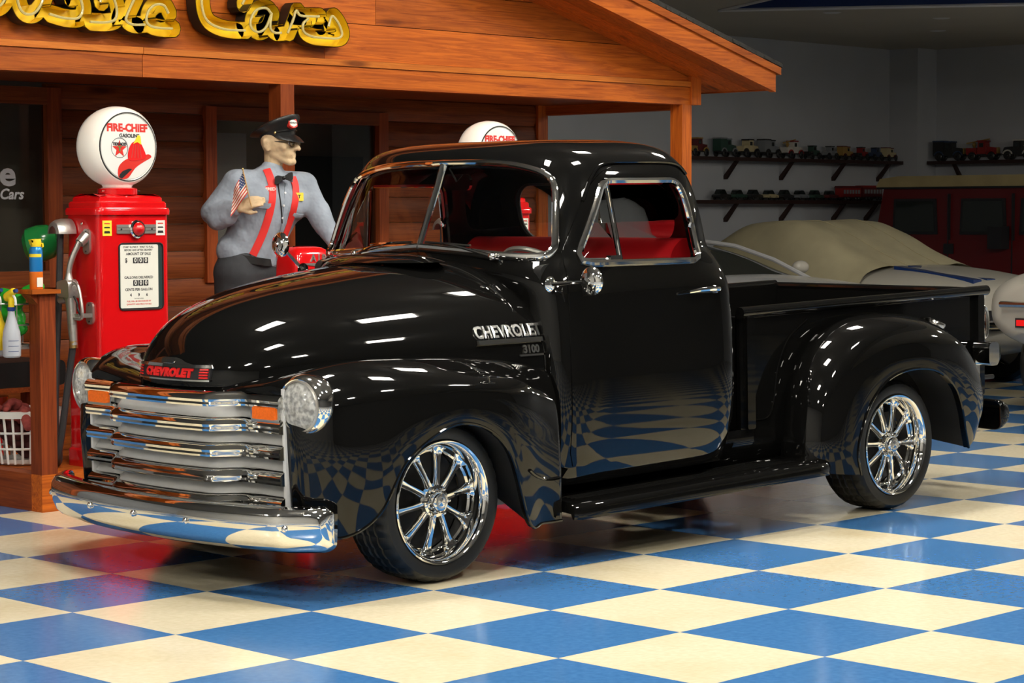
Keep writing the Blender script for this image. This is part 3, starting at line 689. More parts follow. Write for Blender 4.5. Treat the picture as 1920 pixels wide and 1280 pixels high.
# ---- front fenders
FN = [  # rows front->back, columns inner top -> outer lip   (x, y, z)
 [(-.68, .22, .765), (-.672, .42, .775), (-.662, .56, .77), (-.655, .61, .72), (-.65, .635, .58), (-.648, .645, .45), (-.645, .65, .33)],
 [(-.64, .24, .79), (-.645, .47, .815), (-.645, .62, .82), (-.648, .70, .75), (-.65, .725, .58), (-.64, .735, .42), (-.63, .74, .27)],
 [(-.52, .36, .82), (-.53, .55, .85), (-.54, .70, .86), (-.565, .80, .77), (-.57, .825, .60), (-.56, .83, .42), (-.54, .83, .25)],
 [(-.38, .46, .83), (-.38, .61, .865), (-.40, .75, .885), (-.43, .865, .79), (-.44, .89, .64), (-.435, .895, .47), (-.42, .893, .33)],
 [(-.2, .54, .835), (-.2, .66, .87), (-.2, .785, .88), (-.25, .90, .80), (-.28, .925, .69), (-.29, .928, .61), (-.29, .926, .53)],
 [(0, .59, .83), (0, .69, .865), (0, .79, .87), (-.02, .91, .79), (-.03, .932, .72), (-.03, .936, .675), (-.03, .934, .632)],
 [(.2, .63, .825), (.2, .71, .85), (.2, .79, .85), (.2, .905, .765), (.205, .922, .67), (.215, .923, .59), (.22, .92, .515)],
 [(.36, .665, .815), (.36, .725, .835), (.36, .79, .825), (.35, .89, .735), (.345, .905, .57), (.345, .902, .42), (.36, .895, .2)],
 [(.50, .70, .80), (.50, .745, .812), (.49, .79, .785), (.465, .865, .69), (.46, .88, .52), (.46, .88, .36), (.46, .87, .18)],
 [(.61, .74, .76), (.61, .765, .765), (.605, .79, .73), (.585, .838, .64), (.58, .855, .5), (.58, .86, .35), (.58, .858, .175)]]
for s in (-1, 1):
    G = surf(FN, 8, 8); G[:, :, 1] *= s
    b = MB(); b.grid(G)
    lip = G[:, -1].copy(); l2 = lip.copy(); l2[:, 1] -= s*.025; l3 = l2.copy(); l3[:, 1] -= s*.1; b.grid([lip, l2])
    bk = G[-1].copy(); bk2 = bk.copy(); bk2[:, 0] -= .015; bk3 = bk2.copy(); bk3[:, 1] -= s*.03; b.grid([bk, bk + np.array((.006, -s*.004, 0)), bk3])
    fe = b.build('front_fender', 'black_paint', tr, ang=50)
    MB().tube(lip[14:], .006, 6).build('fender_lip', 'black_paint', fe)
    b = MB(); b.grid([lip[10:], np.stack([lip[10:, 0], np.full(len(lip)-10, s*.55), np.maximum(lip[10:, 2], .3) + .05], 1)]); b.build('wheel_well', 'dark_metal', fe)
    # splash shield moulding across the lower tail of the fender
    MB().tube([G[i, 40] + np.array((0, s*.002, 0)) for i in range(57, 73, 2)], .007, 6).build('fender_moulding', 'black_paint', fe)
    # headlight
    c = np.array((-.60, s*.70, .738)); ax = (-1, s*.13, 0)
    hb = MB().lathe([(.06, -.16), (.1, -.1), (.116, -.03), (.119, .0), (.118, .02), (.112, .036), (.102, .045), (.096, .043), (.094, .03)], c, ax, 40).build('headlight_bezel', 'chrome', tr)
    MB().lathe([(.001, -.03), (.03, -.028), (.06, -.012), (.085, .016), (.095, .034)], c, ax, 40, mod=lambda i, j: (.002 if i % 4 < 2 else -.002) if j in (2, 3) else 0).build('reflector', 'reflector', hb)
    MB().ball(c + np.array((.0, 0, 0)), .016, 8).build('bulb', 'lamp_white', hb)
    MB().lathe([(.095, .034), (.093, .042), (.07, .055), (.04, .062), (.001, .064)], c, ax, 40).build('headlight_lens', 'headlamp_glass', hb)
    MB().lathe([(.0955, .036), (.097, .046), (.092, .05), (.09, .046), (.0905, .04)], c, ax, 40).build('lens_ring', 'cast_aluminium', hb)
# ---- grille
def gx(y):
    t = min(1, max(0, (abs(y) - .30)/.14)); t = t*t*(3-2*t); bow = .03*(1 - (min(abs(y), .3)/.3)**2)
    return -.752 - bow*.6 + .10*t
yy = np.linspace(-.635, .635, 71)
gr = MB()
for s in (-1, 1): gr.box(-.66, -.60, s*.632 - .008, s*.632 + .008, .31, .80)
for s in (-1, 1): gr.box(-.635, -.61, s*.27 - .02, s*.27 + .02, .33, .76)
gr = gr.build('grille_frame', 'white_trim', tr, smooth=False)
zb = [.752, .657, .560, .463, .366]
for z in zb:
    prof = [(.012, .03), (-.012, .025), (-.028, .014), (-.035, .002), (-.03, -.008), (-.034, -.016), (-.03, -.024), (-.008, -.028), (.012, -.028)]
    G = [[(gx(y) + p, y, z + q) for p, q in prof] for y in yy]
    b = MB(); b.grid(G, False, True); k = len(prof); b.f.append(tuple(range(k))); b.f.append(tuple(range(len(b.v)-k, len(b.v))))
    bar = b.build('grille_bar', 'chrome', gr, ang=40)
for z in [(zb[i] + zb[i+1])/2 + .004 for i in range(4)]:
    prof = [(.06, .03), (.04, .022), (.018, .006), (.002, -.012), (-.006, -.024), (.004, -.03), (.07, -.02)]
    G = [[(gx(y) + .006 + p, y*.985, z + q) for p, q in prof] for y in yy]
    b = MB(); b.grid(G, False, True); k = len(prof); b.f.append(tuple(range(k))); b.f.append(tuple(range(len(b.v)-k, len(b.v)))); b.build('inner_bar', 'grey_paint', gr, ang=50)
MB().box(-.50, -.44, -.62, .62, .25, .76).build('radiator', 'dark_metal', tr, smooth=False)
for s in (-1, 1):
    y0 = s*.545; z0 = .706
    pl = MB().prism(rrect(-.085, .085, -.034, .034, .008, 3), lambda a, q, d: (-.66 - d, y0 + a, z0 + q), 0, .018).build('parking_lamp', 'chrome', tr)
    MB().prism(rrect(-.066, .066, -.022, .022, .004, 3), lambda a, q, d: (-.66 - d, y0 + a, z0 + q), .017, .026).build('amber_lens', 'amber_lens', pl, label='amber orange lens')
# ---- bumpers
def bumper(nm, xf, prof, half, m):
    b = MB(); ys = np.concatenate([-half + .05*np.linspace(0, 1, 10)**2, np.linspace(-half + .06, half - .06, 61), half - .05*np.linspace(1, 0, 10)**2])
    G = []
    for y in ys:
        e = max(0, (abs(y) - (half - .045))/.045); sc = math.sqrt(max(.0, 1 - e**2.2))*.4 + .6 if e > 0 else 1
        G.append([(xf(y) + p, y, zc + (q - zc)*sc) for p, q in prof for zc in [prof_mid]])
    b.grid(G)
    for r_ in (G[0], G[-1]): q0 = len(b.v); b.add(r_, [tuple(range(len(r_)))])
    return b.build(nm, m, tr, ang=40)
BP = [(.085, .378), (.05, .38), (.02, .372), (.004, .35), (.0, .315), (.006, .275), (.022, .24), (.05, .215), (.078, .205)]
prof_mid = .30
def bx(y): return -.905 + .115*(abs(y)/.77)**2.2 + max(0, abs(y) - .74)*.55
fb = bumper('front_bumper', bx, BP, .865, 'chrome')
modded(fb, ('SOLIDIFY', dict(thickness=.006, offset=-1)))
for y in (-.768, -.316, 0, .318, .772):
    MB().ball((bx(y) - .002, y, .305), .013, 7, (.8, 1, 1)).build('bumper_bolt', 'chrome', fb)
for s in (-1, 1): MB().box(-.86, -.4, s*.38 - .03, s*.38 + .03, .26, .34).build('bumper_arm', 'dark_metal', fb, smooth=False)
# ---- bed
bed = MB().box(1.95, 3.85, -.645, .645, .40, .43).build('bed_floor', 'black_paint', tr, smooth=False)
for s in (-1, 1):
    sd = MB().box(1.935, 3.87, min(s*.652, s*.68), max(s*.652, s*.68), .38, .925).build('bed_side', 'black_paint', tr, smooth=False)
    MB().tube([(1.925, s*.69, .93), (3.895, s*.69, .93)], .026, 14).build('bed_rail', 'black_paint', sd)
    for x0 in (1.955, 3.80): MB().prism(round_poly([(x0, .4), (x0 + .055, .4), (x0 + .055, .91), (x0, .91)], .012, 3), lambda a, q, d: (a, s*(.68 + d), q), 0, .026).build('stake_pocket', 'black_paint', sd)
    # pressed panel line ahead of the fender
    P = crom([(2.02, s*.682, .435), (2.12, s*.682, .44), (2.165, s*.682, .5), (2.2, s*.682, .66), (2.28, s*.682, .79), (2.42, s*.682, .87)], 6)
    MB().tube(P, .005, 6).build('pressed_bead', 'black_paint', sd)
MB().box(1.935, 1.96, -.66, .66, .40, .91).build('bed_front', 'black_paint', tr, smooth=False)
tg = MB().box(3.87, 3.9, -.655, .655, .42, .915).build('tailgate', 'black_paint', tr, smooth=False)
MB().tube([(3.885, -.66, .925), (3.885, .66, .925)], .02, 10).build('tailgate_roll', 'black_paint', tg)
for s in (-1, 1):  # added chrome ovals standing in for a bright oval reflection by the tailgate
    MB().tube([(3.93, s*.655, z) for z in ()] or crom([(3.93, s*.655, .84), (3.955, s*.655, .80), (3.955, s*.655, .72), (3.93, s*.655, .685), (3.915, s*.655, .72), (3.915, s*.655, .80)], 4, True), .011, 8, closed=True).build('added_chrome_oval', 'dull_chrome', tg)
# ---- rear fenders
CR = np.array([(2.205, .19), (2.215, .38), (2.265, .58), (2.39, .745), (2.60, .845), (2.88, .868), (3.18, .835), (3.44, .73), (3.61, .57), (3.68, .40), (3.62, .26)])
LP = np.array([(2.50, .15), (2.475, .26), (2.52, .39), (2.60, .50), (2.74, .585), (2.93, .612), (3.12, .585), (3.27, .495), (3.36, .37), (3.43, .26), (3.50, .17)])
KY = [1, 1, 1, 1, 1, 1, 1, .97, .9, .78, .66]
net = []
for c_, l_, k in zip(CR, LP, KY):
    cols = []
    for y, q, lift in ((.68, 0, -.012), (.735, 0, .004), (.82, .05, 0), (.893, .2, 0), (.925, .47, 0), (.932, .76, 0), (.93, 1, 0)):
        p = c_*(1-q) + l_*q; d = (c_ - np.array((2.946, .25))); d = d/np.linalg.norm(d)
        p = p + d*lift; cols.append((p[0], .68 + (y - .68)*k, p[1]))
    net.append(cols)
for s in (-1, 1):
    G = surf(net, 8, 8); G[:, :, 1] *= s
    b = MB(); b.grid(G); lip = G[:, -1].copy(); l2 = lip.copy(); l2[:, 1] -= s*.03; b.grid([lip, l2])
    rf = b.build('rear_fender', 'black_paint', tr, ang=50)
    MB().tube(lip, .007, 6).build('fender_lip', 'black_paint', rf)
    b = MB(); b.grid([lip, np.stack([lip[:, 0], np.full(len(lip), s*.6), lip[:, 2] + .03], 1)]); b.build('wheel_well', 'dark_metal', rf)
    if s < 0:
        fc = MB().lathe([(.03, -.03), (.03, .0), (.046, .004), (.048, .018), (.044, .026), (.001, .028)], (3.40, -.72, .78), (.25, -.35, 1), 24).build('fuel_cap', 'dull_chrome', rf)
    # tail lamp on a bracket
    tl = MB().prism(rrect(-.045, .045, -.06, .06, .03, 4), lambda a, q, d: (3.80 + a + d*.0, s*(.70 + d), .615 + q), .0, .10).build('tail_lamp', 'chrome', tr)
    MB().prism(rrect(-.05, .05, -.05, .05, .03, 4), lambda a, q, d: (3.845 + d, s*.75 + a, .615 + q), 0, .012).build('tail_lens', 'tinted_glass', tl)
    MB().box(3.75, 3.79, min(s*.68, s*.72), max(s*.68, s*.72), .43, .58).build('lamp_bracket', 'dull_chrome', tl, smooth=False)
# rear bumper
prof_mid = .29
RB = [(-.075, .36), (-.04, .362), (-.01, .35), (.0, .32), (.0, .28), (-.01, .245), (-.04, .225), (-.075, .22)]
rb = bumper('rear_bumper', lambda y: 4.03 - .07*(abs(y)/.75)**2.2, RB, .78, 'black_paint'); modded(rb, ('SOLIDIFY', dict(thickness=.006, offset=1)))
MB().tube([(3.97, -.6, .47), (4.06, -.62, .47)], .012, 8).build('plate_bracket', 'dark_metal', rb)
# ---- running boards with ribs and the apron above
for s in (-1, 1):
    P = [(.645, .245), (.66, .25), (.86, .25), (.905, .245), (.925, .232), (.932, .21), (.93, .178), (.92, .176), (.91, .2), (.66, .22), (.645, .22)]
    b = MB(); b.grid([[(x, s*(.645 + (y - .645)*(1 if 0 < i < 11 else .93)), z) for y, z in P] for i, x in enumerate((.60, .63, .8, 1.0, 1.2, 1.4, 1.6, 1.8, 2.0, 2.18, 2.25, 2.29))], False, True)
    k = len(P); b.f.append(tuple(range(k))); b.f.append(tuple(range(len(b.v) - k, len(b.v))))
    rn = b.build('running_board', 'black_paint', tr, ang=40)
    for i in range(7): MB().tube([(.66, s*(.715 + .023*i), .2515), (2.1, s*(.715 + .023*i), .2515)], .0045, 6, flat=.8).build('rib', 'black_paint', rn)
    MB().grid([[(x, s*y, z) for y, z in ((.80, .37), (.77, .31), (.70, .27), (.66, .245))] for x in (.60, 1.74)]).build('apron', 'black_paint', rn)
    MB().grid([[(x, s*y, z) for y, z in ((.68, .40), (.69, .34), (.675, .27), (.66, .245))] for x in (1.74, 2.28)]).build('bed_apron', 'black_paint', rn)
# ---- chassis
b = MB()
for s in (-1, 1): b.box(-.5, 3.8, s*.42 - .035, s*.42 + .035, .24, .36)
for x in (-.3, .8, 1.7, 2.5, 3.6): b.box(x - .04, x + .04, -.42, .42, .25, .33)
ch = b.build('chassis', 'dark_metal', tr, smooth=False)
MB().box(-.42, 1.75, -.6, .6, .37, .40).build('light_block_plate', 'dark_metal', ch, smooth=False)  # underbody plate added out of sight to block light
MB().tube([(-.022, -.6, .31), (-.022, .6, .31)], .04, 10).build('front_axle', 'dark_metal', ch); MB().tube([(WBASE, -.6, .24), (WBASE, .6, .24)], .045, 10).build('rear_axle', 'dark_metal', ch)
MB().box(.42, .5, -.62, .62, .23, .29).build('crossmember', 'frame_metal', ch, smooth=False)
# ---- interior
seat = MB().prism(round_poly([(1.36, .62), (1.60, .62), (1.67, 1.25), (1.63, 1.28), (1.57, 1.28), (1.5, 1.23)], [.03, .03, .05, .04, .04, .05], 5), lambda a, q, d: (a, d, q), -.66, .66).build('seat_back', 'red_vinyl', tr)
MB().prism(round_poly([(1.0, .55), (1.5, .55), (1.5, .72), (1.02, .74)], .05, 5), lambda a, q, d: (a, d, q), -.66, .66).build('seat_cushion', 'red_vinyl', seat)
MB().prism(round_poly([(.64, .85), (.9, .92), (.88, 1.17), (.72, 1.215), (.62, 1.2)], .04, 5), lambda a, q, d: (a, d, q), -.72, .72).build('dashboard', 'interior_black', tr)
sc = np.array((1.02, -.36, 1.135)); sax = np.array((.62, 0, .78)); sax /= np.linalg.norm(sax); e1 = np.array((0, 1., 0)); e2 = np.cross(sax, e1)
sw_ = MB().tube([sc + .2*(math.cos(a)*e1 + math.sin(a)*e2) for a in np.linspace(0, 2*math.pi, 40, endpoint=False)], .012, 8, closed=True).build('steering_wheel', 'cast_aluminium', tr)
b = MB()
for a in (.3, 2.84, 4.71): b.tube([sc - .03*sax, sc + .2*(math.cos(a)*e1 + math.sin(a)*e2)], .008, 6)
b.build('wheel_spoke', 'dull_chrome', sw_); MB().tube([sc - .02*sax, sc - .45*sax], .02, 8).build('steering_column', 'interior_black', sw_)
im = MB().prism(rrect(-.085, .085, -.035, .035, .025, 4), lambda a, q, d: (.86 + d, .02 + a, 1.545 + q), 0, .015).build('interior_mirror', 'chrome', tr)
MB().tube([(.86, .02, 1.55), (.80, .0, 1.61)], .004, 6).build('mirror_stalk', 'chrome', im)
MB().grid([[(cab_front(y, 1.6) + .06, y, 1.655 - .3*0), (1.62, y*.9, 1.655)] for y in np.linspace(-.55, .55, 9)]).build('headliner', 'interior_black', tr)
# ---- wipers
for s, yp, yi, yo in ((-1, -.475, -.055, -.335), (1, .40, .03, .30)):
    piv = np.array((.59, yp, 1.238)); bi = np.array((cab_front(yi, 1.29) - .03, yi, 1.293)); bo_ = np.array((cab_front(yo, 1.28) - .03, yo, 1.281)); mid = (bi*.55 + bo_*.45) + np.array((-.012, 0, .004))
    wi = MB().tube([piv, (piv + mid)/2 + np.array((-.015, 0, .006)), mid], [.008, .006, .005], 6).build('wiper', 'chrome', tr)
    MB().tube([bi, (bi + bo_)/2 + np.array((-.004, 0, .002)), bo_], .0065, 6).build('wiper_blade', 'chrome', wi)
    MB().ball(piv, .018, 8).build('wiper_pivot', 'chrome', wi)
# ---- door mirrors
for s, mz, mx, my in ((-1, 1.145, .645, .985), (1, 1.275, .59, .925)):
    base = np.array((.60, s*.80, 1.13)) if s < 0 else np.array((.62, s*.80, 1.16)); head = np.array((mx, s*my, mz))
    mr_ = MB().tube([base, head], [.009, .006], 8).build('mirror_arm', 'chrome', tr)
    MB().lathe([(.001, .012), (.022, .008), (.032, 0)], base, (0, s, 0), 20).build('mirror_base', 'chrome', mr_)
    MB().lathe([(.001, -.03), (.014, -.029), (.016, -.022), (.034, -.018), (.036, -.012), (.05, -.008), (.057, .0), (.0575, .008), (.053, .012), (.001, .012)], head, (1, -.0, 0), 36).build('mirror_head', 'chrome', mr_)
# ---- wheels
TP = [(.234, -.1), (.246, -.114), (.27, -.122), (.292, -.118), (.304, -.106), (.311, -.09), (.3135, -.075), (.3145, -.066), (.307, -.063), (.307, -.058), (.3155, -.055), (.316, -.024), (.308, -.02), (.308, -.014), (.316, -.01), (.316, .01), (.308, .014), (.308, .02), (.316, .024), (.3155, .055), (.307, .058), (.307, .063), (.3145, .066), (.311, .09), (.292, .118), (.25, .118), (.234, .1)]
def wheel_parts(first=None, wid=1.0):
    root = MB().lathe([(r, h*wid) for r, h in TP], (0, 0, 0), (0, 1, 0), 144, mod=lambda i, j: -.006 if (i % 4 == 0 and j in (4, 5, 6, 7, 10, 11, 14, 15, 18, 19, 22, 23)) else 0).build('wheel', 'rubber', None, ang=30)
    o_ = -.114*wid
    MB().lathe([(.234, o_ + .012), (.241, o_ + .004), (.243, o_ - .003), (.239, o_ - .007), (.232, o_ - .004), (.226, o_ + .004), (.219, o_ + .018), (.213, o_ + .045), (.209, o_ + .08), (.207, .1*wid)], (0, 0, 0), (0, 1, 0), 72).build('rim', 'chrome', root)
    MB().lathe([(.205, .02), (.12, .03), (.05, .03), (.001, .03)], (0, 0, 0), (0, 1, 0), 40).build('brake_disc', 'dark_metal', root)
    # one spoke, shared ten times
    st_ = [(.035, .017, -.07, .022), (.07, .0155, -.072, .024), (.11, .0145, -.068, .022), (.15, .0155, -.062, .02), (.182, .021, -.058, .018), (.20, .032, -.06, .014), (.211, .046, -.066, .014)]
    G = [[(hw_, w0 + th, r), (hw_, w0 + .006, r), (hw_*.62, w0 - .003, r), (hw_*.2, w0 - .0005, r), (-hw_*.2, w0 - .0005, r), (-hw_*.62, w0 - .003, r), (-hw_, w0 + .006, r), (-hw_, w0 + th, r)] for r, hw_, w0, th in st_]
    me = MB().grid(G, False, True).mesh('spoke', 'chrome', 45)
    for i in range(10):
        o = bpy.data.objects.new('spoke', me); COL.objects.link(o); o.parent = root; o.rotation_euler = (0, 2*math.pi*(i + .28)/10, 0)
    MB().lathe([(.19, -.05), (.197, -.058), (.204, -.05), (.2, -.04)], (0, 0, 0), (0, 1, 0), 60).build('spoke_ring', 'chrome', root)
    MB().lathe([(.066, -.03), (.07, -.062), (.062, -.076), (.05, -.078), (.044, -.07), (.043, -.082), (.039, -.1), (.034, -.106), (.001, -.108)], (0, 0, 0), (0, 1, 0), 40).build('hub', 'chrome', root)
    lm = MB().lathe([(.009, 0), (.009, -.02), (.006, -.026), (.001, -.027)], (0, 0, 0), (0, 1, 0), 6).mesh('lug_nut', 'chrome')
    for i in range(6):
        o = bpy.data.objects.new('lug_nut', lm); COL.objects.link(o); o.parent = root; a = 2*math.pi*i/6; o.location = (.054*math.cos(a), -.07, .054*math.sin(a))
    MB().lathe([(.006, -.1), (.02, -.109), (.026, -.108)], (0, 0, 0), (0, 1, 0), 24).build('cap_mark', 'cast_aluminium', root)
    return root
w0 = wheel_parts()
for x, z, yy_ in ((-.022, .316, .69), (WBASE, .3155 - WBASE*math.sin(PIT), .69)):
    for s in (-1, 1):
        o = w0 if (x < 1 and s < 0) else dup(w0)
        o.parent = tr; o.location = (x, s*yy_, z); o.rotation_euler = (0, .2 if x > 1 else 0, 0 if s < 0 else math.pi)
# ================================================================== FUEL PUMPS
def star(r, n=5, k=.4, rot=math.pi/2): return [((r if i % 2 == 0 else r*k)*math.cos(rot + math.pi*i/n), (r if i % 2 == 0 else r*k)*math.sin(rot + math.pi*i/n)) for i in range(2*n)]
def pump(cx, label, side=True):
    t = thing('fuel_pump', label, 'pump', (cx, 3.11, DZ), 'red fuel pumps with white globes')
    fx = lambda a, b_, d: (cx + a, 2.97 - d, b_)
    x0, x1, y0, y1 = cx - .215, cx + .215, 2.97, 3.25
    def ring(e, z, r=.03): return [(x, y, z) for x, y in rrect(x0 - e, x1 + e, y0 - e, y1 + e, r + e, 4)]
    b = MB(); R_ = [ring(.012, DZ), ring(.012, DZ + .08), ring(0, DZ + .09), ring(0, 1.435)]; b.grid(R_, False, True); body = b.build('pump_body', 'red_paint', t, ang=40)
    b = MB(); R_ = [ring(.012, 1.428), ring(.014, 1.45), ring(.008, 1.462), ring(-.004, 1.466), ring(-.004, 1.486), ring(-.012, 1.494), ring(-.024, 1.496), ring(-.026, 1.512), ring(-.036, 1.52), ring(-.085, 1.532)]
    b.grid(R_, False, True); k = len(R_[0]); b.f.append(tuple(range(len(b.v)-k, len(b.v)))); b.f.append(tuple(range(k))); b.build('pump_cap', 'red_paint', t, ang=40)
    MB().lathe([(.001, 0), (.1, 0), (.1, .03), (.085, .036), (.001, .036)], (cx, 3.11, 1.528), n=32).build('globe_collar', 'red_paint', t)
    for s in (-1, 1): MB().tube([(cx + s*.098, 3.11 - .03, 1.545), (cx + s*.115, 3.11 - .03, 1.545)], .004, 6).build('collar_screw', 'chrome', t)
    gz = 1.765
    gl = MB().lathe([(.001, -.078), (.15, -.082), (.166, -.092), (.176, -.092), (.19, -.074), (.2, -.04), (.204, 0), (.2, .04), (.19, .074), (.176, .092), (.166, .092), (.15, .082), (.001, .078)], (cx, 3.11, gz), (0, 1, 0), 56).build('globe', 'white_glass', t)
    MB().lathe([(.07, 0), (.085, .03), (.09, .07)], (cx, 3.11, 1.562), n=32).build('globe_neck', 'white_glass', gl)
    MB().lathe([(.1665, -.097), (.1715, -.097), (.1715, -.09), (.1665, -.09)], (cx, 3.11, gz), (0, 1, 0), 56).build('lens_rim', 'ink_black', gl)
    ln = MB().lathe([(.167, -.086), (.16, -.094), (.1, -.098), (.001, -.1)], (cx, 3.11, gz), (0, 1, 0), 48).build('lens', 'lens_white', gl)
    L_ = lambda oa, ob, e=0: (lambda a, b_, d: (cx + oa + a, 3.11 - .1005 + .006*min(1, ((oa+a)**2 + (ob+b_)**2)/.02) - e - d, gz + ob + b_))
    text('lens_lettering', 'FIRE-CHIEF', .052, 'ink_red', gl, L_(-.005, .092), .0012, .0028, sx=.98)
    text('lens_lettering', 'GASOLINE', .026, 'ink_black', gl, L_(.005, .054), .0012, .0006)
    b = MB(); rr = [(.05*math.cos(a), .05*math.sin(a)) for a in np.linspace(0, 2*math.pi, 40, endpoint=False)]; f_ = L_(-.055, -.006)
    b.grid([[f_(p*1.0, q*1.0, .001) for p, q in rr], [f_(p*.95, q*.95, .001) for p, q in rr]], False, True); b.build('emblem_ring', 'ink_black', gl)
    MB().prism(star(.045), L_(-.055, -.012), 0, .0012).build('emblem_star', 'ink_red', gl, smooth=False)
    text('emblem_lettering', 'TEXACO', .02, 'ink_black', gl, L_(-.055, .012), .003, .0006)
    text('emblem_letter', 'T', .034, 'ink_green', gl, L_(-.055, -.012), .003, .001)
    HB = [(.12, -.035), (.14, -.05), (.09, -.075), (.04, -.105), (-.0, -.152), (-.04, -.16), (-.062, -.145), (-.06, -.1), (-.03, -.07), (.01, -.055), (.06, -.05)]
    MB().prism([tuple(p) for p in crom([(a, c, 0) for a, c in HB], 3, True)[:, :2]], L_(0, 0, .0005), 0, .0012).build('helmet_brim', 'ink_red', gl, smooth=False)
    MB().prism([(-.058, -.15), (-.04, -.158), (-.01, -.135), (.02, -.11), (.0, -.108), (-.03, -.118), (-.052, -.13)], L_(0, 0, .001), 0, .0014).build('helmet_shade', 'ink_black', gl, smooth=False)
    MB().prism([tuple(p) for p in crom([(.0, -.065, 0), (-.004, -.02, 0), (.02, .02, 0), (.06, .03, 0), (.085, .0, 0), (.105, -.05, 0), (.06, -.065, 0)], 4, True)[:, :2]], L_(0, 0, .0015), 0, .0014).build('helmet_crown', 'red_enamel', gl, smooth=False)
    for i in range(4): MB().prism([(.012 + .02*i, -.055), (.017 + .02*i, -.055), (.03 + .012*i, .012), (.026 + .012*i, .012)], L_(0, 0, .003), 0, .0006).build('helmet_rib', 'flag_red', gl, smooth=False)
    MB().prism([(.025, .015), (.055, .06), (.07, .055), (.075, .012), (.05, .024)], L_(0, 0, .0035), 0, .001).build('helmet_shield', 'ink_yellow', gl, smooth=False)
    # front: jewel plate, stickers, price display
    jp = MB().prism(rrect(-.11, .125, 1.335, 1.38, .004, 2), fx, 0, .008).build('jewel_plate', 'cast_aluminium', t, smooth=False)
    for i in (0, 1): MB().box(cx - .108, cx + .123, 2.961, 2.9625, 1.349 + .015*i, 1.3505 + .015*i).build('plate_groove', 'dull_chrome', jp, smooth=False)
    for a in (-.085, .1): MB().ball((cx + a, 2.961, 1.357), .005, 5).build('plate_screw', 'dark_metal', jp)
    MB().lathe([(.046, 0), (.046, .01), (.04, .018), (.034, .018)], (cx + .007, 2.962, 1.358), (0, -1, 0), 32).build('jewel_ring', 'chrome', jp)
    MB().lathe([(.036, 0), (.034, .018), (.026, .032), (.012, .04), (.001, .042)], (cx + .007, 2.962, 1.358), (0, -1, 0), 32).build('jewel', 'red_paint', jp)
    for a, m in ((-.165, 'paper_yellow'), (.158, 'paper_white')):
        sk = MB().prism([(a - .027, 1.325), (a + .027, 1.325), (a + .027, 1.4), (a - .027, 1.4)], fx, 0, .0015).build('sticker', m, t, smooth=False)
        for zz, h, m2 in ((1.385, .006, 'ink_red'), (1.366, .007, 'ink_black'), (1.343, .012, 'ink_black')):
            MB().prism([(a - .018, zz - h/2), (a + .018, zz - h/2), (a + .014, zz + h/2), (a - .016, zz + h/2)], fx, .0015, .002).build('sticker_print', m2, sk, smooth=False)
    o_ = rrect(-.1, .172, .955, 1.29, .025, 5); i_ = rrect(-.095, .167, .96, 1.285, .021, 5)
    b = MB(); b.grid([[fx(*p, 0) for p in o_], [fx(*p, .006) for p in o_], [fx(*p, .006) for p in i_], [fx(*p, -.0) for p in i_]], False, True); df = b.build('display_frame', 'ink_black', t)
    MB().prism(rrect(-.094, .166, .961, 1.284, .02, 4), fx, 0, .001).build('display_recess', 'pump_glass_dark', df, smooth=False)
    MB().prism(rrect(-.09, .14, .966, 1.28, .008, 3), fx, .001, .0025).build('display_card', 'paper_white', df, smooth=False)
    F_ = lambda oa, oz: (lambda a, b_, d: (cx + oa + a, 2.97 - .0026 - d, oz + b_))
    for s_, sz, oz, m, bo in (('START SLOWLY   WAIT TO FULL', .0125, 1.268, 'ink_black', .0003), ('BEFORE AND AFTER DELIVERY', .0125, 1.253, 'ink_black', .0003), ('AMOUNT OF SALE', .018, 1.234, 'ink_black', .0004), ('GALLONS DELIVERED', .018, 1.117, 'ink_black', .0004), ('CENTS PER GALLON', .018, 1.057, 'ink_black', .0004), ('4       9       6', .02, 1.03, 'ink_black', .0008), ('TAX INCLUDED', .008, 1.012, 'ink_black', 0), ('FUEL WILL BE DISCHARGED BY', .0105, .999, 'ink_red', .0002), ('QUANTITY AND PRICE TOTALS', .0105, .984, 'ink_red', .0002)):
        text('display_lettering', s_, sz, m, df, F_(.02, oz), .0004, bo)
    for oz in (1.202, 1.09):
        for i in range(3):
            a = .0 + .032*i
            MB().prism([(a - .014, oz - .014), (a + .014, oz - .014), (a + .014, oz + .014), (a - .014, oz + .014)], lambda p, q, d: F_(0, 0)(p, q, d), .0, .0008).build('digit_wheel', 'ink_black', df, smooth=False)
            text('digit', '0', .03, 'paper_white', df, F_(a, oz), .0015, .0006)
    text('dollar', '$', .03, 'ink_black', df, F_(-.055, 1.202), .0004, .0006)
    if side:
        X = cx - .215
        # nozzle boot plates, cast hose outlet, hose, nozzle
        for (yy_, z0, z1) in ((3.06, 1.235, 1.36), (3.04, .89, 1.0)):
            bt = MB().prism(rrect(yy_ - .028, yy_ + .028, z0, z1, .024, 5), lambda a, b_, d: (X - d, a, b_), 0, .012).build('nozzle_boot', 'cast_aluminium', t)
            for zz in (z0 + .014, z1 - .014): MB().ball((X - .013, yy_, zz), .005, 5).build('boot_bolt', 'dark_metal', bt)
        MB().tube([(X - .01, 3.06, 1.325), (X - .05, 3.06, 1.29)], [.03, .024], 14).build('boot_socket', 'cast_aluminium', t)
        MB().box(X - .09, X - .01, 3.02, 3.06, .925, .945).build('nozzle_rest', 'cast_aluminium', t, smooth=False)
        MB().ball((X - .006, 3.1, 1.385), .008, 6).build('side_bolt', 'chrome', t)
        ho = MB(); G = []
        for a in np.linspace(0, math.pi, 15):
            G.append([(X - .005 - d, 3.21 - .062*math.cos(a)*sc, 1.335 + .075*math.sin(a)*sc) for d, sc in ((0, 1), (.05, 1), (.075, .94), (.095, .8), (.1, .5))])
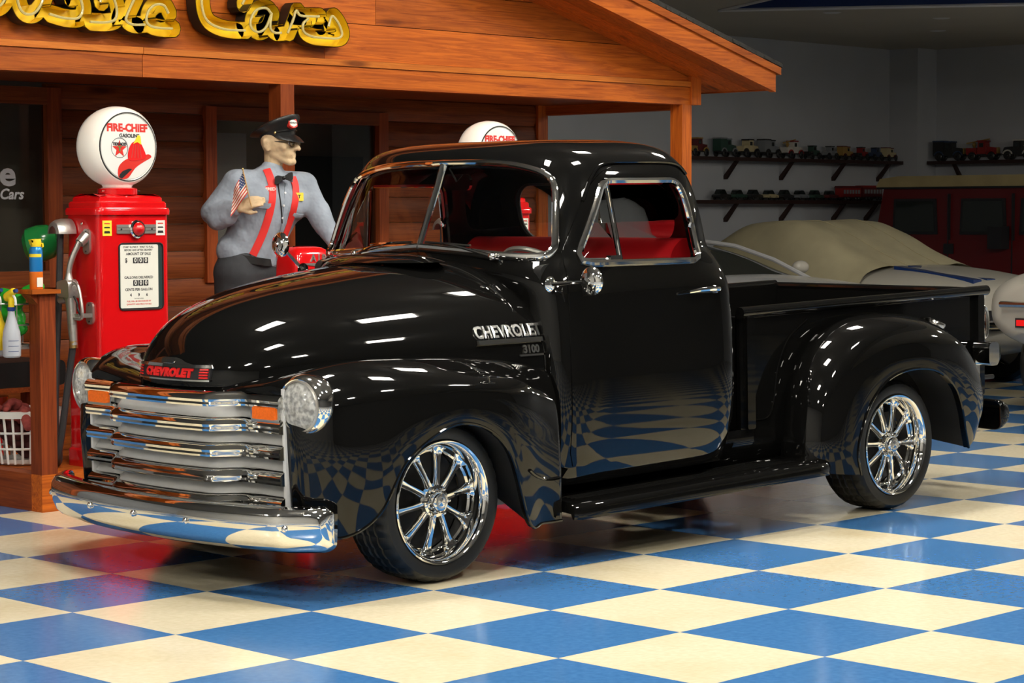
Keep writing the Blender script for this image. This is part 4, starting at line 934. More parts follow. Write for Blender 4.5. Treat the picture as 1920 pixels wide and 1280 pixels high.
        ho.grid(G); ho.f.append(tuple(i*5 for i in range(15))); ho.build('hose_outlet', 'cast_aluminium', t)
        hs = crom([(X - .05, 3.225, 1.36), (X - .05, 3.225, 1.28), (X - .06, 3.23, 1.0), (X - .075, 3.235, .7), (X - .085, 3.235, .4), (X - .07, 3.23, .24), (X - .1, 3.2, .2), (X - .13, 3.15, .24), (X - .12, 3.12, .4), (X - .1, 3.09, .65), (X - .09, 3.065, .8)], 8)
        MB().tube(hs, .0175, 10).build('hose', 'hose_rubber', t)
        # nozzle: grip tube, valve body, spout, guard, lever
        nz = MB().tube(crom([(X - .09, 3.063, .79), (X - .09, 3.075, .9), (X - .09, 3.085, 1.0), (X - .09, 3.095, 1.07)], 4), [.02, .02, .022, .023, .023, .024, .024, .025, .026, .027, .028, .03, .03], 12).build('nozzle', 'cast_aluminium', t)
        MB().prism(round_poly([(3.055, 1.02), (3.155, 1.03), (3.16, 1.1), (3.085, 1.115), (3.06, 1.1)], .012, 3), lambda a, b_, d: (X - .12 + d, a, b_), 0, .06).build('valve_body', 'cast_aluminium', nz)
        MB().lathe([(.001, -.03), (.022, -.028), (.024, 0), (.02, .03), (.001, .032)], (X - .09, 3.14, 1.015), (.0, 1, -.2), 16).build('valve_cap', 'cast_aluminium', nz)
        MB().tube(crom([(X - .09, 3.098, 1.1), (X - .088, 3.095, 1.16), (X - .075, 3.085, 1.22), (X - .045, 3.065, 1.3)], 5), [.026, .022, .019, .016] + [.0145]*12, 12).build('spout', 'cast_aluminium', nz)
        MB().tube(crom([(X - .09, 3.06, 1.1), (X - .09, 3.02, 1.08), (X - .09, 2.995, 1.0), (X - .09, 2.99, .93), (X - .09, 3.03, .92), (X - .09, 3.066, .925)], 5), .0085, 8).build('hand_guard', 'cast_aluminium', nz)
        MB().tube(crom([(X - .09, 3.055, 1.03), (X - .09, 3.03, 1.0), (X - .09, 3.025, .97), (X - .09, 3.0, .94)], 5), .006, 8).build('lever', 'dark_metal', nz)
        MB().tube([(X - .09, 3.064, .775), (X - .09, 3.066, .81)], .021, 12).build('hose_ferrule', 'brass', nz)
    return t
pump(1.405, 'red fuel pump with white globe and hose, left of the attendant')
pump(4.04, 'red fuel pump behind the truck cab, only its white globe showing above the roof')

# ================================================================== AIR METER
am = thing('air_meter', 'red tyre air meter with aluminium lettering beside the attendant', 'air meter', (2.58, 3.08, DZ))
b = MB()
def amr(e, z): return [(x, y, z) for x, y in rrect(2.46 - e, 2.72 + e, 2.98 - e, 3.17 + e, .04, 5)]
b.grid([amr(0, .95), amr(.004, 1.1), amr(0, 1.2), amr(-.012, 1.232), amr(-.035, 1.25), amr(-.07, 1.257)], False, True); k = len(amr(0, 0)); b.f.append(tuple(range(len(b.v)-k, len(b.v)))); b.f.append(tuple(range(k)))
b.build('meter_head', 'red_paint', am, ang=50)
MB().lathe([(.11, 0), (.11, .03), (.06, .05), (.05, .1), (.05, .77)], (2.59, 3.08, DZ), n=24).build('pedestal', 'red_paint', am)
f_ = lambda oa, oz: (lambda a, b_, d: (2.59 + oa + a, 2.978 - d, oz + b_))
text('air_lettering', 'AIR', .055, 'cast_aluminium', am, f_(.02, 1.192), .005, .001, space=1.5)
MB().prism([(-.085, 1.16), (.0, 1.15), (.105, 1.162), (.105, 1.168), (-.085, 1.167)], lambda a, b_, d: (2.59 + a, 2.978 - d, b_), 0, .005).build('wing_trim', 'cast_aluminium', am, smooth=False)

# ================================================================== ATTENDANT FIGURE
RH = np.array((.698, -.716, 0)); RH /= np.linalg.norm(RH); DH = np.array((-RH[1], RH[0], 0)); UP = np.array((0, 0, 1.))
MO = np.array((2.64, 3.39, 0.))
def J(u, v, dd=0): k = 1 + dd/12.2; return MO + RH*((u - 515)/341*k) + DH*dd + RH*(dd*-.107) + UP*(1.4387 - (v - 398)/341*k)
man = thing('person', 'figure in grey shirt, red suspenders, bow tie and peaked black cap, holding a flag', 'person', (2.52, 3.42, DZ))
def caps(b, L_):
    for (p, r, q, s) in L_:
        p, q = np.array(p, float), np.array(q, float); d = q - p; l = np.linalg.norm(d)
        if l < 1e-5: b.ball(p, r, 10); continue
        d /= l; P = []; R_ = []
        for a in np.linspace(-88, 0, 6): a = math.radians(a); P.append(p + d*r*math.sin(a)); R_.append(max(r*math.cos(a), .0008))
        for a in np.linspace(0, 88, 6): a = math.radians(a); P.append(q + d*s*math.sin(a)); R_.append(max(s*math.cos(a), .0008))
        b.tube(P, R_, 14)
def fused(b, name, m, parent, vox, smooth=6, **kw):
    o = b.build(name, m, parent, **kw)
    modded(o, ('REMESH', dict(mode='VOXEL', voxel_size=vox, use_smooth_shade=True)), ('SMOOTH', dict(factor=.5, iterations=smooth)))
    o.data.shade_smooth(); o.data.materials.clear(); o.data.materials.append(MATS[m]); return o
# head frame: F forward of the face, Lh to his left
F = RH*.93 - DH*.37; Lh = DH*.93 + RH*.37; H = J(526, 270)
hp = lambda a, c, l=0: H + F*a + Lh*l + UP*c
b = MB()
b.ball(hp(-.008, .022), .09, 14, (1.02, .98, 1.12))
S_R, S_L = J(447, 343, -.09), J(573, 348, .11); E_R, E_L = J(402, 398, -.13), J(606, 414, .06); W_R, W_L = J(452, 390, -.25), J(640, 463, -.06)
caps(b, [(hp(.03, -.005), .07, hp(.045, -.045), .055), (hp(-.005, -.055, .034), .032, hp(.075, -.104, .012), .019), (hp(-.005, -.055, -.034), .032, hp(.075, -.104, -.012), .019),
  (hp(.088, -.1), .02, hp(.086, -.1), .02), (hp(.088, .018, -.03), .014, hp(.088, .018, .03), .014), (hp(.096, .012), .01, hp(.126, -.03), .0125), (hp(.11, -.032, -.01), .009, hp(.11, -.032, .01), .009),
  (hp(.055, -.018, -.045), .026, hp(.055, -.018, .045), .026), (hp(.093, -.06, -.014), .0085, hp(.093, -.06, .014), .0085), (hp(.092, -.074, -.012), .009, hp(.092, -.074, .012), .009),
  (hp(-.02, .012, -.088), .013, hp(-.022, -.035, -.082), .011), (hp(-.036, .012, -.092), .013, hp(-.034, -.02, -.088), .012), (hp(-.022, .008, .086), .014, hp(-.028, -.032, .08), .011),
  (hp(-.03, -.05), .052, J(516, 325), .05), (J(505, 350), .11, J(500, 400), .12), (J(500, 400), .12, J(465, 480), .12), (S_R, .055, S_L, .055),
  (S_R, .05, E_R, .042), (E_R, .042, W_R, .029), (S_L, .05, E_L, .042), (E_L, .042, W_L, .029),
  (J(445, 515, -.05), .1, MO + RH*-.22 + UP*.62 + DH*-.06, .07), (J(480, 515, .05), .1, MO + RH*-.1 + UP*.62 + DH*.07, .07), (MO + RH*-.22 + UP*.62 + DH*-.06, .06, MO + RH*-.24 + UP*.27 + DH*-.05, .045), (MO + RH*-.1 + UP*.62 + DH*.07, .06, MO + RH*-.1 + UP*.27 + DH*.08, .045)])
def hand(wr, fw_, pal, th, flip=1):
    """wrist, finger direction, palm normal; five separate bent fingers"""
    fw_ = fw_/np.linalg.norm(fw_); sd = np.cross(pal, fw_); sd /= np.linalg.norm(sd); pal = np.cross(fw_, sd); L_ = []
    for i, o_ in enumerate((-.028, -.01, .01, .027)): L_.append((wr + fw_*.01 + sd*o_*.6, .017, wr + fw_*.075 + sd*o_, .012))
    for i, (o_, l) in enumerate(((-.030, .055), (-.0105, .066), (.0095, .072), (.029, .062))):
        k0 = wr + fw_*.08 + sd*o_; k1 = k0 + fw_*l*.5 + pal*(.008 + .004*(3-i)); k2 = k1 + fw_*l*.38 + pal*(.016 + .007*(3-i)); L_ += [(k0, .0098, k1, .0088), (k1, .0088, k2, .0072)]
    t0 = wr + fw_*.025 + sd*.026*flip; t1 = t0 + fw_*.03 + sd*.022*flip + pal*.018; t2 = t1 + fw_*.03 + pal*.012; L_ += [(t0, .0135, t1, .011), (t1, .011, t2, .0085)]
    return L_
hd = J(492, 372, -.30) - W_R
caps(b, hand(W_R, hd, -UP*.35 + DH*.6, 0)); caps(b, hand(W_L, J(668, 486, -.1) - W_L, -UP, 0))
fused(b, 'body', 'skin', man, .0065, 3)
# shirt
b = MB()
caps(b, [(S_R, .078, S_L, .078), (J(478, 375, -.07), .12, J(545, 380, .06), .115), (J(505, 350), .12, J(500, 400), .138), (J(500, 400), .138, J(468, 474), .135), (J(478, 400, -.06), .11, J(450, 470, -.05), .1), (J(530, 400, .06), .1, J(492, 470, .05), .1),
  (S_R, .074, E_R, .066), (E_R, .068, J(443, 391, -.235), .046), (S_L, .074, E_L, .064), (E_L, .064, J(634, 457, -.05), .046), (J(515, 330), .075, J(513, 320), .064),
  (J(425, 375, -.11), .066, J(420, 372, -.12), .06), (J(412, 410, -.16), .066, J(430, 405, -.2), .056), (J(600, 395, .08), .066, J(612, 425, .04), .06), (J(445, 470, -.05), .11, J(490, 478, .04), .115)])
shirt = fused(b, 'shirt', 'shirt', man, .011, 5)
from mathutils.bvhtree import BVHTree
def bvh(o):
    m_ = Matrix.Translation(Vector(ORG[man.name])); V = [m_ @ v.co for v in o.data.vertices]; return BVHTree.FromPolygons(V, [tuple(p.vertices) for p in o.data.polygons])
SB = bvh(shirt)
def on(u, v):
    """point and normal on the front of the shirt, measured from the photograph"""
    d = (fwd + right*((u - 960)/4159) + down*((v - 640)/4159)).normalized(); h, n_, i, l = SB.ray_cast(CAMP, d)
    if h is None: return J(u, v, -.12), -DH
    return np.array(h), np.array(n_)
def strap(nm, pts, wd, m, th=.004):
    Q = crom([(u, v, 0) for u, v in pts], 5); P = []; Nn = []
    for u, v, _ in Q: p, n_ = on(u, v); P.append(p); Nn.append(n_)
    P = np.array(P); Nn = np.array(Nn)
    for _ in range(3): P[1:-1] = (P[:-2] + 2*P[1:-1] + P[2:])/4; Nn[1:-1] = (Nn[:-2] + 2*Nn[1:-1] + Nn[2:])/4
    T_ = np.gradient(P, axis=0); G = []
    for p, n_, t in zip(P, Nn, T_):
        n_ = n_/np.linalg.norm(n_); s_ = np.cross(n_, t); s_ /= np.linalg.norm(s_); G.append([p + s_*wd/2 + n_*.001, p + s_*wd/2 + n_*(th + .002), p + n_*(th + .004), p - s_*wd/2 + n_*(th + .002), p - s_*wd/2 + n_*.001])
    return MB().grid(G).build(nm, m, man, ang=60)
strap('suspender', [(500, 318), (508, 338), (511, 365), (505, 400), (492, 440), (474, 478)], .042, 'strap_red')
strap('suspender', [(548, 332), (554, 350), (553, 378), (545, 410), (532, 445), (520, 485)], .04, 'strap_red')
for u0, v0, u1, v1 in ((484, 384, 512, 386), (548, 402, 566, 405)): strap('pocket_flap', [(u0, v0), ((u0+u1)/2, (v0+v1)/2 + 1), (u1, v1)], .03, 'shirt', .003)
strap('shirt_placket', [(537, 345), (537, 380), (530, 420), (520, 470)], .03, 'shirt', .002)
for v in (362, 385, 408): p, n_ = on(534 + (362-v)*.12, v); MB().lathe([(.001, .008), (.006, .007), (.0065, .004)], p, n_, 10).build('shirt_button', 'plastic_white', man)
strap('lanyard', [(520, 330), (522, 355), (527, 390), (528, 418)], .006, 'leather_black', .004)
for (u, v, w_, h, m, m2, s_) in ((507, 355, .062, .04, 'strap_red', 'paper_white', 'FRED'), (561, 369, .045, .045, 'paper_yellow', 'ink_black', 'T')):
    p, n_ = on(u, v); n_ = n_*.4 + -DH*.8; n_ /= np.linalg.norm(n_); s_x = np.cross(UP, n_); s_x /= np.linalg.norm(s_x); u_ = np.cross(n_, s_x)
    f_ = lambda a, b_, d: p + s_x*a + u_*b_ + n_*(d + .006)
    pt = MB().prism(rrect(-w_/2, w_/2, -h/2, h/2, h*.45 if m == 'strap_red' else .004, 4), f_, -.006, .003).build('name_patch' if m == 'strap_red' else 'badge', m, man, smooth=False)
    text('patch_lettering', s_, h*.6, m2, pt, lambda a, b_, d: f_(a, b_, d + .003), .001, .0008)
# collar, bow tie
for s in (-1, 1):
    c0 = J(517, 320, -.045) + F*.02
    MB().prism([(0, 0), (.05, -.015), (.06, -.06), (.015, -.05)], lambda a, b_, d: J(520 if s < 0 else 537, 322, -.06) + RH*(s*a*.6 + .012) + UP*b_ - DH*(d + a*.3), 0, .006).build('collar', 'shirt', man)
bt = J(536, 334, -.105)
for s in (-1, 1):
    MB().prism(round_poly([(0, -.006), (.035, -.026), (.052, -.02), (.05, .02), (.032, .022), (0, .008)], .006, 3), lambda a, b_, d: bt + RH*(s*a*.95) + UP*(b_ + s*a*.25) - DH*(d - .2*s*a), -.008, .008).build('bow_tie', 'hat_black', man)
MB().ball(bt - DH*.004, .011, 7).build('bow_knot', 'hat_black', man)
# trousers, belt, shoes
b = MB()
caps(b, [(J(445, 512, -.06), .128, J(482, 512, .05), .125), (J(452, 495, -.04), .128, J(478, 495, .04), .128), (J(442, 520, -.06), .115, MO + RH*-.22 + UP*.62 + DH*-.06, .088), (J(482, 520, .06), .115, MO + RH*-.1 + UP*.62 + DH*.07, .088), (MO + RH*-.22 + UP*.62 + DH*-.06, .088, MO + RH*-.24 + UP*.28 + DH*-.05, .072), (MO + RH*-.1 + UP*.62 + DH*.07, .088, MO + RH*-.1 + UP*.28 + DH*.08, .072)])
fused(b, 'trousers', 'trousers', man, .013, 5)
bc = J(463, 483); be1, be2 = RH*.15 - UP*.028, DH*.15
bl = MB(); bl.grid([[bc + be1*math.cos(a)*k + be2*math.sin(a)*k + UP*z for a in np.linspace(0, 2*math.pi, 48, endpoint=False)] for k, z in ((.93, .02), (1, .02), (1, -.02), (.93, -.02))], True, True)
bl = bl.build('belt', 'leather_black', man)
p = bc + be1*math.cos(4.05) + be2*math.sin(4.05); n_ = p - bc; n_[2] = 0; n_ /= np.linalg.norm(n_); s_x = np.cross(UP, n_)
MB().prism(rrect(-.028, .028, -.018, .018, .006, 3), lambda a, b_, d: p + s_x*a + UP*b_ + n_*d, 0, .006).build('buckle', 'dull_chrome', bl)
for k, (r_, d_) in enumerate(((-.24, -.05), (-.1, .08))):
    b = MB(); a0 = MO + RH*r_ + DH*d_ + UP*(DZ + .045); caps(b, [(a0 - F*.05, .042, a0 + F*.06, .042), (a0 + F*.06, .042, a0 + F*.16 - UP*.012, .033)]); o = fused(b, 'shoe', 'leather_black', man, .009, 3)
# cap: band, crown, visor, badge
def hr(rx, ry, c, tilt, off=0, n=40): return [hp(off + rx*math.cos(a), c + tilt*(off + rx*math.cos(a)), ry*math.sin(a)) for a in np.linspace(0, 2*math.pi, n, endpoint=False)]
b = MB(); R_ = [hr(.098, .086, .026, .12, -.004), hr(.1, .088, .045, .2, -.004), hr(.103, .09, .066, .28, -.004), hr(.128, .118, .085, .36, -.014), hr(.14, .128, .098, .4, -.02), hr(.136, .124, .11, .42, -.02), hr(.1, .09, .122, .42, -.015), hr(.04, .04, .126, .42, -.01)]
b.grid(R_, False, True); b.f.append(tuple(range(len(b.v) - 40, len(b.v)))); ct = b.build('cap', 'hat_black', man, ang=50)
b = MB(); V0, V1, V2 = [], [], []
for a in np.linspace(-1.35, 1.35, 21):
    V0.append(hp(-.004 + .1*math.cos(a), .036 + .12*.1*math.cos(a), .088*math.sin(a))); k = math.cos(a*1.12)**.6 if abs(a) < 1.33 else .02
    V1.append(hp(-.004 + (.1 + .055*k)*math.cos(a), .036 + .012 - .042*k, (.088 + .02*k)*math.sin(a))); V2.append(V1[-1] - UP*.004)
b.grid([V0, [(p + q)/2 + UP*.006 for p, q in zip(V0, V1)], V1, V2, [p - UP*.004 for p in V0]]); b.build('visor', 'hat_black', ct)
MB().tube([hp(-.004 + .106*math.cos(a), .052 + .2*.106*math.cos(a), .093*math.sin(a)) for a in np.linspace(-1.3, 1.3, 16)], .004, 6).build('chin_strap', 'leather_black', ct)
p = hp(-.004 + .106*math.cos(-1.25), .055 + .03, .093*math.sin(-1.25)); MB().ball(hp(.03, .056, -.094), .008, 7).build('cap_button', 'brass', ct)
bn = F*.85 - Lh*.42 + UP*.25; bn /= np.linalg.norm(bn); bs = np.cross(UP, bn); bs /= np.linalg.norm(bs); bu = np.cross(bn, bs); bc_ = hp(.108, .108, -.035)
f_ = lambda a, b_, d: bc_ + bs*a + bu*b_ + bn*d
bd = MB().prism(round_poly([(-.028, -.018), (0, -.03), (.028, -.018), (.028, .02), (0, .03), (-.028, .02)], .01, 3), f_, -.02, .004).build('cap_badge', 'ink_red', ct, smooth=False)
MB().prism(round_poly([(-.022, -.012), (0, -.022), (.022, -.012), (.022, .012), (0, .02), (-.022, .012)], .006, 3), f_, .004, .006).build('badge_field', 'paper_white', bd, smooth=False)
text('badge_lettering', 'TEXACO', .0125, 'ink_black', bd, lambda a, b_, d: f_(a, b_, d + .006), .001, .0006)
# spectacles and hair
sp = MB()
for l in (-.033, .033):
    c0 = hp(.104, .0, l); sp.tube([c0 + Lh*.026*math.cos(a) + UP*.021*math.sin(a) - F*abs(math.cos(a)*(.006 if l*math.cos(a) > 0 else 0)) for a in np.linspace(0, 2*math.pi, 20, endpoint=False)], .002, 5, closed=True)
    sp.tube([hp(.1, .005, l*1.8), hp(.02, .01, l*2.5)], .002, 5)
sp.tube([hp(.107, .004, -.008), hp(.107, .004, .008)], .002, 5); sp = sp.build('spectacles', 'dark_metal', man)
for l in (-.033, .033): c0 = hp(.104, .0, l); MB().prism([(.025*math.cos(a), .02*math.sin(a)) for a in np.linspace(0, 2*math.pi, 20, endpoint=False)], lambda a, b_, d: c0 + Lh*a + UP*b_ + F*d, -.001, .001).build('tinted_lens', 'lens_brown', sp)
for l in (-.03, .03): MB().ball(hp(.082, .002, l), .012, 7).build('eye', 'plastic_white', man)
MB().tube([hp(.098, -.0675, l) - F*abs(l)*.35 for l in np.linspace(-.024, .024, 7)], .0022, 5).build('mouth', 'rag_red', man)
# flag in the raised hand
fl_ = thing('hand_flag', 'small stars and stripes flag on a stick in the raised hand', 'flag', tuple(J(474, 384, -.31)))
s0, s1 = J(475, 388, -.315), J(459, 317, -.30)
MB().tube([s0, s1], .0035, 6).build('stick', 'stick', fl_)
MB().ball(s1, .006, 6).build('finial', 'brass', fl_)
def fpt(a, c):      # a along the fly, c down the hoist; cloth hangs folded
    top = s1 + (s0 - s1)*.06; bot = s1 + (s0 - s1)*.62; base = top + (bot - top)*c
    return base + (-RH*.095 - UP*.13)*a*(.55 + .45*c) + DH*(.012*math.sin(a*7 + c*3)) - UP*.03*a*(1-c) - DH*.003
b = MB(); n_ = 13
for i in range(13):
    MB().grid([[fpt(a, i/13), fpt(a, (i + 1)/13)] for a in np.linspace(0, 1, 10)]).build('flag_stripe', 'flag_red' if i % 2 == 0 else 'flag_white', fl_)
MB().grid([[fpt(a, c) - DH*.0015 for c in np.linspace(0, .54, 6)] for a in np.linspace(0, .42, 6)]).build('flag_canton', 'flag_blue', fl_)
for i in range(4):
    for j in range(4):
        p = fpt(.06 + .1*i, .06 + .13*j) - DH*.003; MB().prism(star(.004), lambda a, b_, d: p + RH*a + UP*b_ - DH*d, 0, .0006).build('flag_star', 'flag_white', fl_, smooth=False)

# ================================================================== LEFT END OF THE PORCH
po = MB().box(.83, .92, 2.95, 3.04, DZ, 1.05).build('railing_post', 'redwood_z', smooth=False, label='dark red wooden railing post carrying a spray can on its cap', cat='post')
MB().box(.775, .935, 2.925, 3.075, 1.052, 1.072).build('post_cap', 'cedar_x', po, smooth=False)
MB().prism([(0, 0), (.05, 0), (0, -.05)], lambda a, b_, d: (.83 - a, 2.96 + d, 1.05 + b_), 0, .07).build('cap_bracket', 'redwood_z', po, smooth=False)
sc_ = thing('spray_can', 'blue and orange spray can with yellow trigger cap on the post', 'spray can', (.848, 3.0, 1.072))
c0 = (.848, 3.0, 1.0725)
MB().lathe([(.001, 0), (.03, 0), (.032, .004), (.032, .085)], c0, n=28).build('can_base', 'spray_orange', sc_)
MB().lathe([(.032, .085), (.032, .185), (.028, .2), (.022, .206)], c0, n=28).build('can_upper', 'spray_blue', sc_)
MB().lathe([(.0323, .155), (.0323, .17)], c0, n=28, a0=math.pi*.1, a1=math.pi*1.1).build('label_band', 'ink_yellow', sc_)
MB().box(.83, .862, 2.966, 2.968, 1.085, 1.13).build('bar_code', 'paper_white', sc_, smooth=False)
MB().lathe([(.024, .204), (.026, .225), (.024, .24), (.001, .242)], c0, n=20).build('cap', 'cap_yellow', sc_)
MB().prism([(-.03, .225), (.035, .222), (.038, .205), (.03, .2), (.027, .218), (-.025, .212), (-.034, .238), (.03, .242)], lambda a, b_, d: (c0[0] + a, c0[1] + d, c0[2] + b_), -.012, .012).build('trigger', 'cap_yellow', sc_)
# wire rack on the porch side, with things in it
wr = MB(); 
for z in (.8, .9, 1.0): wr.tube([(.775, 3.06, z), (.775, 3.6, z), (.895, 3.6, z), (.895, 3.06, z)], .004, 6, closed=True)
for y in np.linspace(3.06, 3.6, 9): wr.tube([(.775, y, 1.0), (.775, y, .8), (.895, y, .8), (.895, y, 1.0)], .003, 6)
wr.box(.775, .895, 3.045, 3.6, .785, .795)
wr = wr.build('wire_rack', 'wire', label='wire basket rack fixed behind the railing post', cat='rack')
MB().box(.835, .875, 3.5, 3.54, DZ, .79).build('rack_leg', 'redwood_z', wr, smooth=False)
b = MB(); caps(b, [((.83, 3.13, 1.02), .04, (.85, 3.3, 1.03), .045), ((.835, 3.15, .93), .045, (.835, 3.4, .95), .05), ((.86, 3.1, 1.06), .03, (.93, 3.1, 1.08), .028), ((.83, 3.1, .88), .03, (.83, 3.2, .85), .035)])
fused(b, 'cleaning_glove', 'plastic_green', None, .012, 2, label='bright green rubber gloves bundled in the wire rack', cat='glove')
MB().ball((.83, 3.3, .83), .03, 8, (1, 1.4, .7)).build('sponge', 'ink_red', label='small red sponge in the wire rack', cat='sponge')
def bottle(y, nm, label, m, mh):
    t = thing(nm, label, 'spray bottle', (.725, y, .75), 'spray bottles hung on the rack')
    x = .725
    if m == 'bottle_clear':
        bo = MB().lathe([(.001, 0), (.036, 0), (.043, .008), (.044, .09), (.04, .125), (.028, .165), (.018, .2), (.016, .225)], (x, y, .75), n=28).build('bottle', m, t)
        for i in range(3): MB().lathe([(.0445, .03 + .025*i), (.0445, .032 + .025*i)], (x, y, .75), n=24, a0=2.2, a1=3.4).build('scale_mark', 'plastic_blue', bo)
    else:
        bo = MB().lathe([(.001, 0), (.036, 0), (.043, .008), (.044, .03)], (x, y, .75), n=28).build('bottle', 'bottle_clear', t)
        MB().lathe([(.0445, .03), (.0445, .15), (.035, .17), (.025, .21), (.016, .225)], (x, y, .75), n=28).build('sleeve', m, t)
    MB().lathe([(.019, .222), (.02, .24), (.001, .242)], (x, y, .75), n=20).build('neck_ring', 'plastic_blue', t)
    h = MB(); caps(h, [((x, y, .985), .015, (x, y, 1.03), .016), ((x, y + .03, 1.04), .022, (x, y - .02, 1.065), .018), ((x, y + .035, 1.03), .016, (x, y + .01, 1.05), .02)])
    fused(h, 'spray_head', mh, t, .006, 2)
    MB().tube([(x, y - .02, 1.066), (x, y - .05, 1.07)], [.012, .009], 10).build('spray_tip', 'plastic_blue', t)
    MB().tube(crom([(x, y - .015, 1.05), (x, y - .035, 1.03), (x, y - .04, 1.0)], 4), .006, 6).build('trigger', 'plastic_white', t)
    MB().tube([(x, y, 1.0), (.775, y, 1.0)], .004, 6).build('hook', 'wire', t)
bottle(3.03, 'spray_bottle', 'clear spray bottle with yellow head hung nearest the railing post', 'bottle_clear', 'cap_yellow')
bottle(3.16, 'spray_bottle', 'yellow sleeved spray bottle hung farther from the railing post', 'cap_yellow', 'ink_black')
MB().prism(rrect(.95, 1.5, .541, .67, .03, 3), lambda a, b_, d: (a, d, b_), 3.72, 4.3).build('tool_case', 'leather_black', label='black case lying on a shelf behind the railing', cat='case')
bs = MB().box(.93, 1.7, 3.7, 4.35, .515, .54).build('bench_board', 'redwood_y', smooth=False, label='dark wooden bench board under the black case', cat='bench')
for x, y in ((.95, 3.72), (1.62, 3.72), (.95, 4.28), (1.62, 4.28)): MB().box(x, x + .05, y, y + .05, DZ, .515).build('leg', 'redwood_z', bs, smooth=False)
MB().lathe([(.001, 0), (.09, 0), (.1, .25), (.11, .3), (.001, .3)], (1.2, 4.0, DZ), n=24).build('bucket', 'red_paint', label='red bucket under the bench behind the laundry basket', cat='bucket')
bk = thing('laundry_basket', 'white plastic laundry basket full of red rags on the porch', 'basket', (1.07, 3.46, DZ))
c0 = np.array((1.07, 3.46, DZ + .002)); N_ = 26
def bkp(a, z, e=0): k = .125 + .035*z/.27 + e; return c0 + np.array((k*1.25*math.cos(a), k*math.sin(a)*1.15, z))
MB().lathe([(.001, 0), (.12, 0), (.135, .01), (.14, .03)], c0, n=36).build('basket_bottom', 'basket_white', bk)
MB().grid([[bkp(a, z, e) for z, e in ((.24, 0), (.24, .012), (.27, .014), (.275, .0), (.27, -.006), (.24, -.004))] for a in np.linspace(0, 2*math.pi, 48, endpoint=False)], True, True).build('basket_rim', 'basket_white', bk)
for i in range(N_):
    a = 2*math.pi*i/N_; MB().tube([bkp(a, z) for z in (.01, .09, .17, .25)], .0065, 6).build('basket_rib', 'basket_white', bk)
for z in (.085, .165): MB().tube([bkp(a, z) for a in np.linspace(0, 2*math.pi, 48, endpoint=False)], .0065, 6, closed=True).build('basket_hoop', 'basket_white', bk)
for i, (dx, dy, z, r, m, lb) in enumerate(((0, 0, .1, .105, 'rag_dark', 'dark maroon rags filling the bottom of the laundry basket'), (-.03, .02, .22, .11, 'rag_dark', 'brownish red rag twisted across the basket top'), (.03, -.05, .25, .09, 'rag_red', 'bright red rag heaped at the front of the basket'), (-.07, -.1, .25, .06, 'rag_red', 'red rag hanging over the basket rim'), (-.06, .06, .29, .07, 'rag_red', 'dull red rag on top of the heap'))):
    b = MB(); random.seed(i); L_ = []
    for q in range(9):
        p0 = c0 + np.array((dx + random.uniform(-1, 1)*r*.7, dy + random.uniform(-1, 1)*r*.7, z + random.uniform(-.3, .3)*r)); p1 = p0 + np.array([random.uniform(-1, 1)*r*.8, random.uniform(-1, 1)*r*.8, random.uniform(-.5, .5)*r]); L_.append((p0, r*.3, p1, r*.22))
    if i == 3: L_ += [(c0 + np.array((-.09, -.14, .27)), .03, c0 + np.array((-.1, -.185, .2)), .022)]
    caps(b, L_); fused(b, 'shop_rag', m, None, .008, 1, label=lb, cat='rag', group='rags in the laundry basket')
gs = MB().lathe([(.001, .09), (.05, .085), (.085, .05), (.095, 0), (.09, -.06), (.06, -.085), (.001, -.09)], (1.215, 3.5, 1.285), (.6, -.6, .2), 28).build('work_lamp', 'green_enamel', label='green enamel lamp shade behind the fuel pump hose outlet', cat='lamp')
MB().tube([(1.215, 3.5, 1.3), (1.24, 3.6, 1.36), (1.24, 3.62, DZ + .02)], .012, 8).build('lamp_pole', 'dark_metal', gs)
MB().lathe([(.05, 0), (.05, .015), (.02, .03)], (1.25, 3.62, DZ), n=20).build('lamp_base', 'dark_metal', gs)
# ================================================================== BACKGROUND: SHELVES AND TOYS
def shelf(label, p0, p1, inward, z, brackets):
    """wall shelf from p0 to p1 (along the wall), boards stick out along inward"""
    p0, p1, n_ = np.array((*p0, 0.)), np.array((*p1, 0.)), np.array((*inward, 0.)); t = (p1 - p0)/np.linalg.norm(p1 - p0)
    o = MB().obox((p0 + p1)/2 + n_*.11 + UP*(z - .02), (p1 - p0)/2, n_*.11, UP*.02).build('wall_shelf', 'shelf_wood', smooth=False, label=label, cat='shelf')
    for q in brackets:
        c = p0 + t*q
        MB().prism([(0, -.24), (.03, -.24), (.19, -.045), (.19, -.04), (.15, -.04), (0, -.2)], lambda a, b_, d: c + n_*a + UP*(z + b_) + t*d, -.018, .018).build('bracket', 'shelf_wood', o, smooth=False)
    return o
shelf('long upper wall shelf of vintage toy vehicles on the back wall', (13.1, 9.4), (17.18, 9.4), (0, -1), 2.03, [.95, 1.95, 2.95, 3.85])
shelf('lower wall shelf of small model cars and a toy train', (13.1, 9.4), (16.9, 9.4), (0, -1), 1.56, [.95, 1.95, 2.95, 3.6])
shelf('short upper wall shelf on the right wall with toy trucks', (17.6, 8.98), (17.6, 6.2), (-1, 0), 2.03, [.35, 1.5, 2.5])
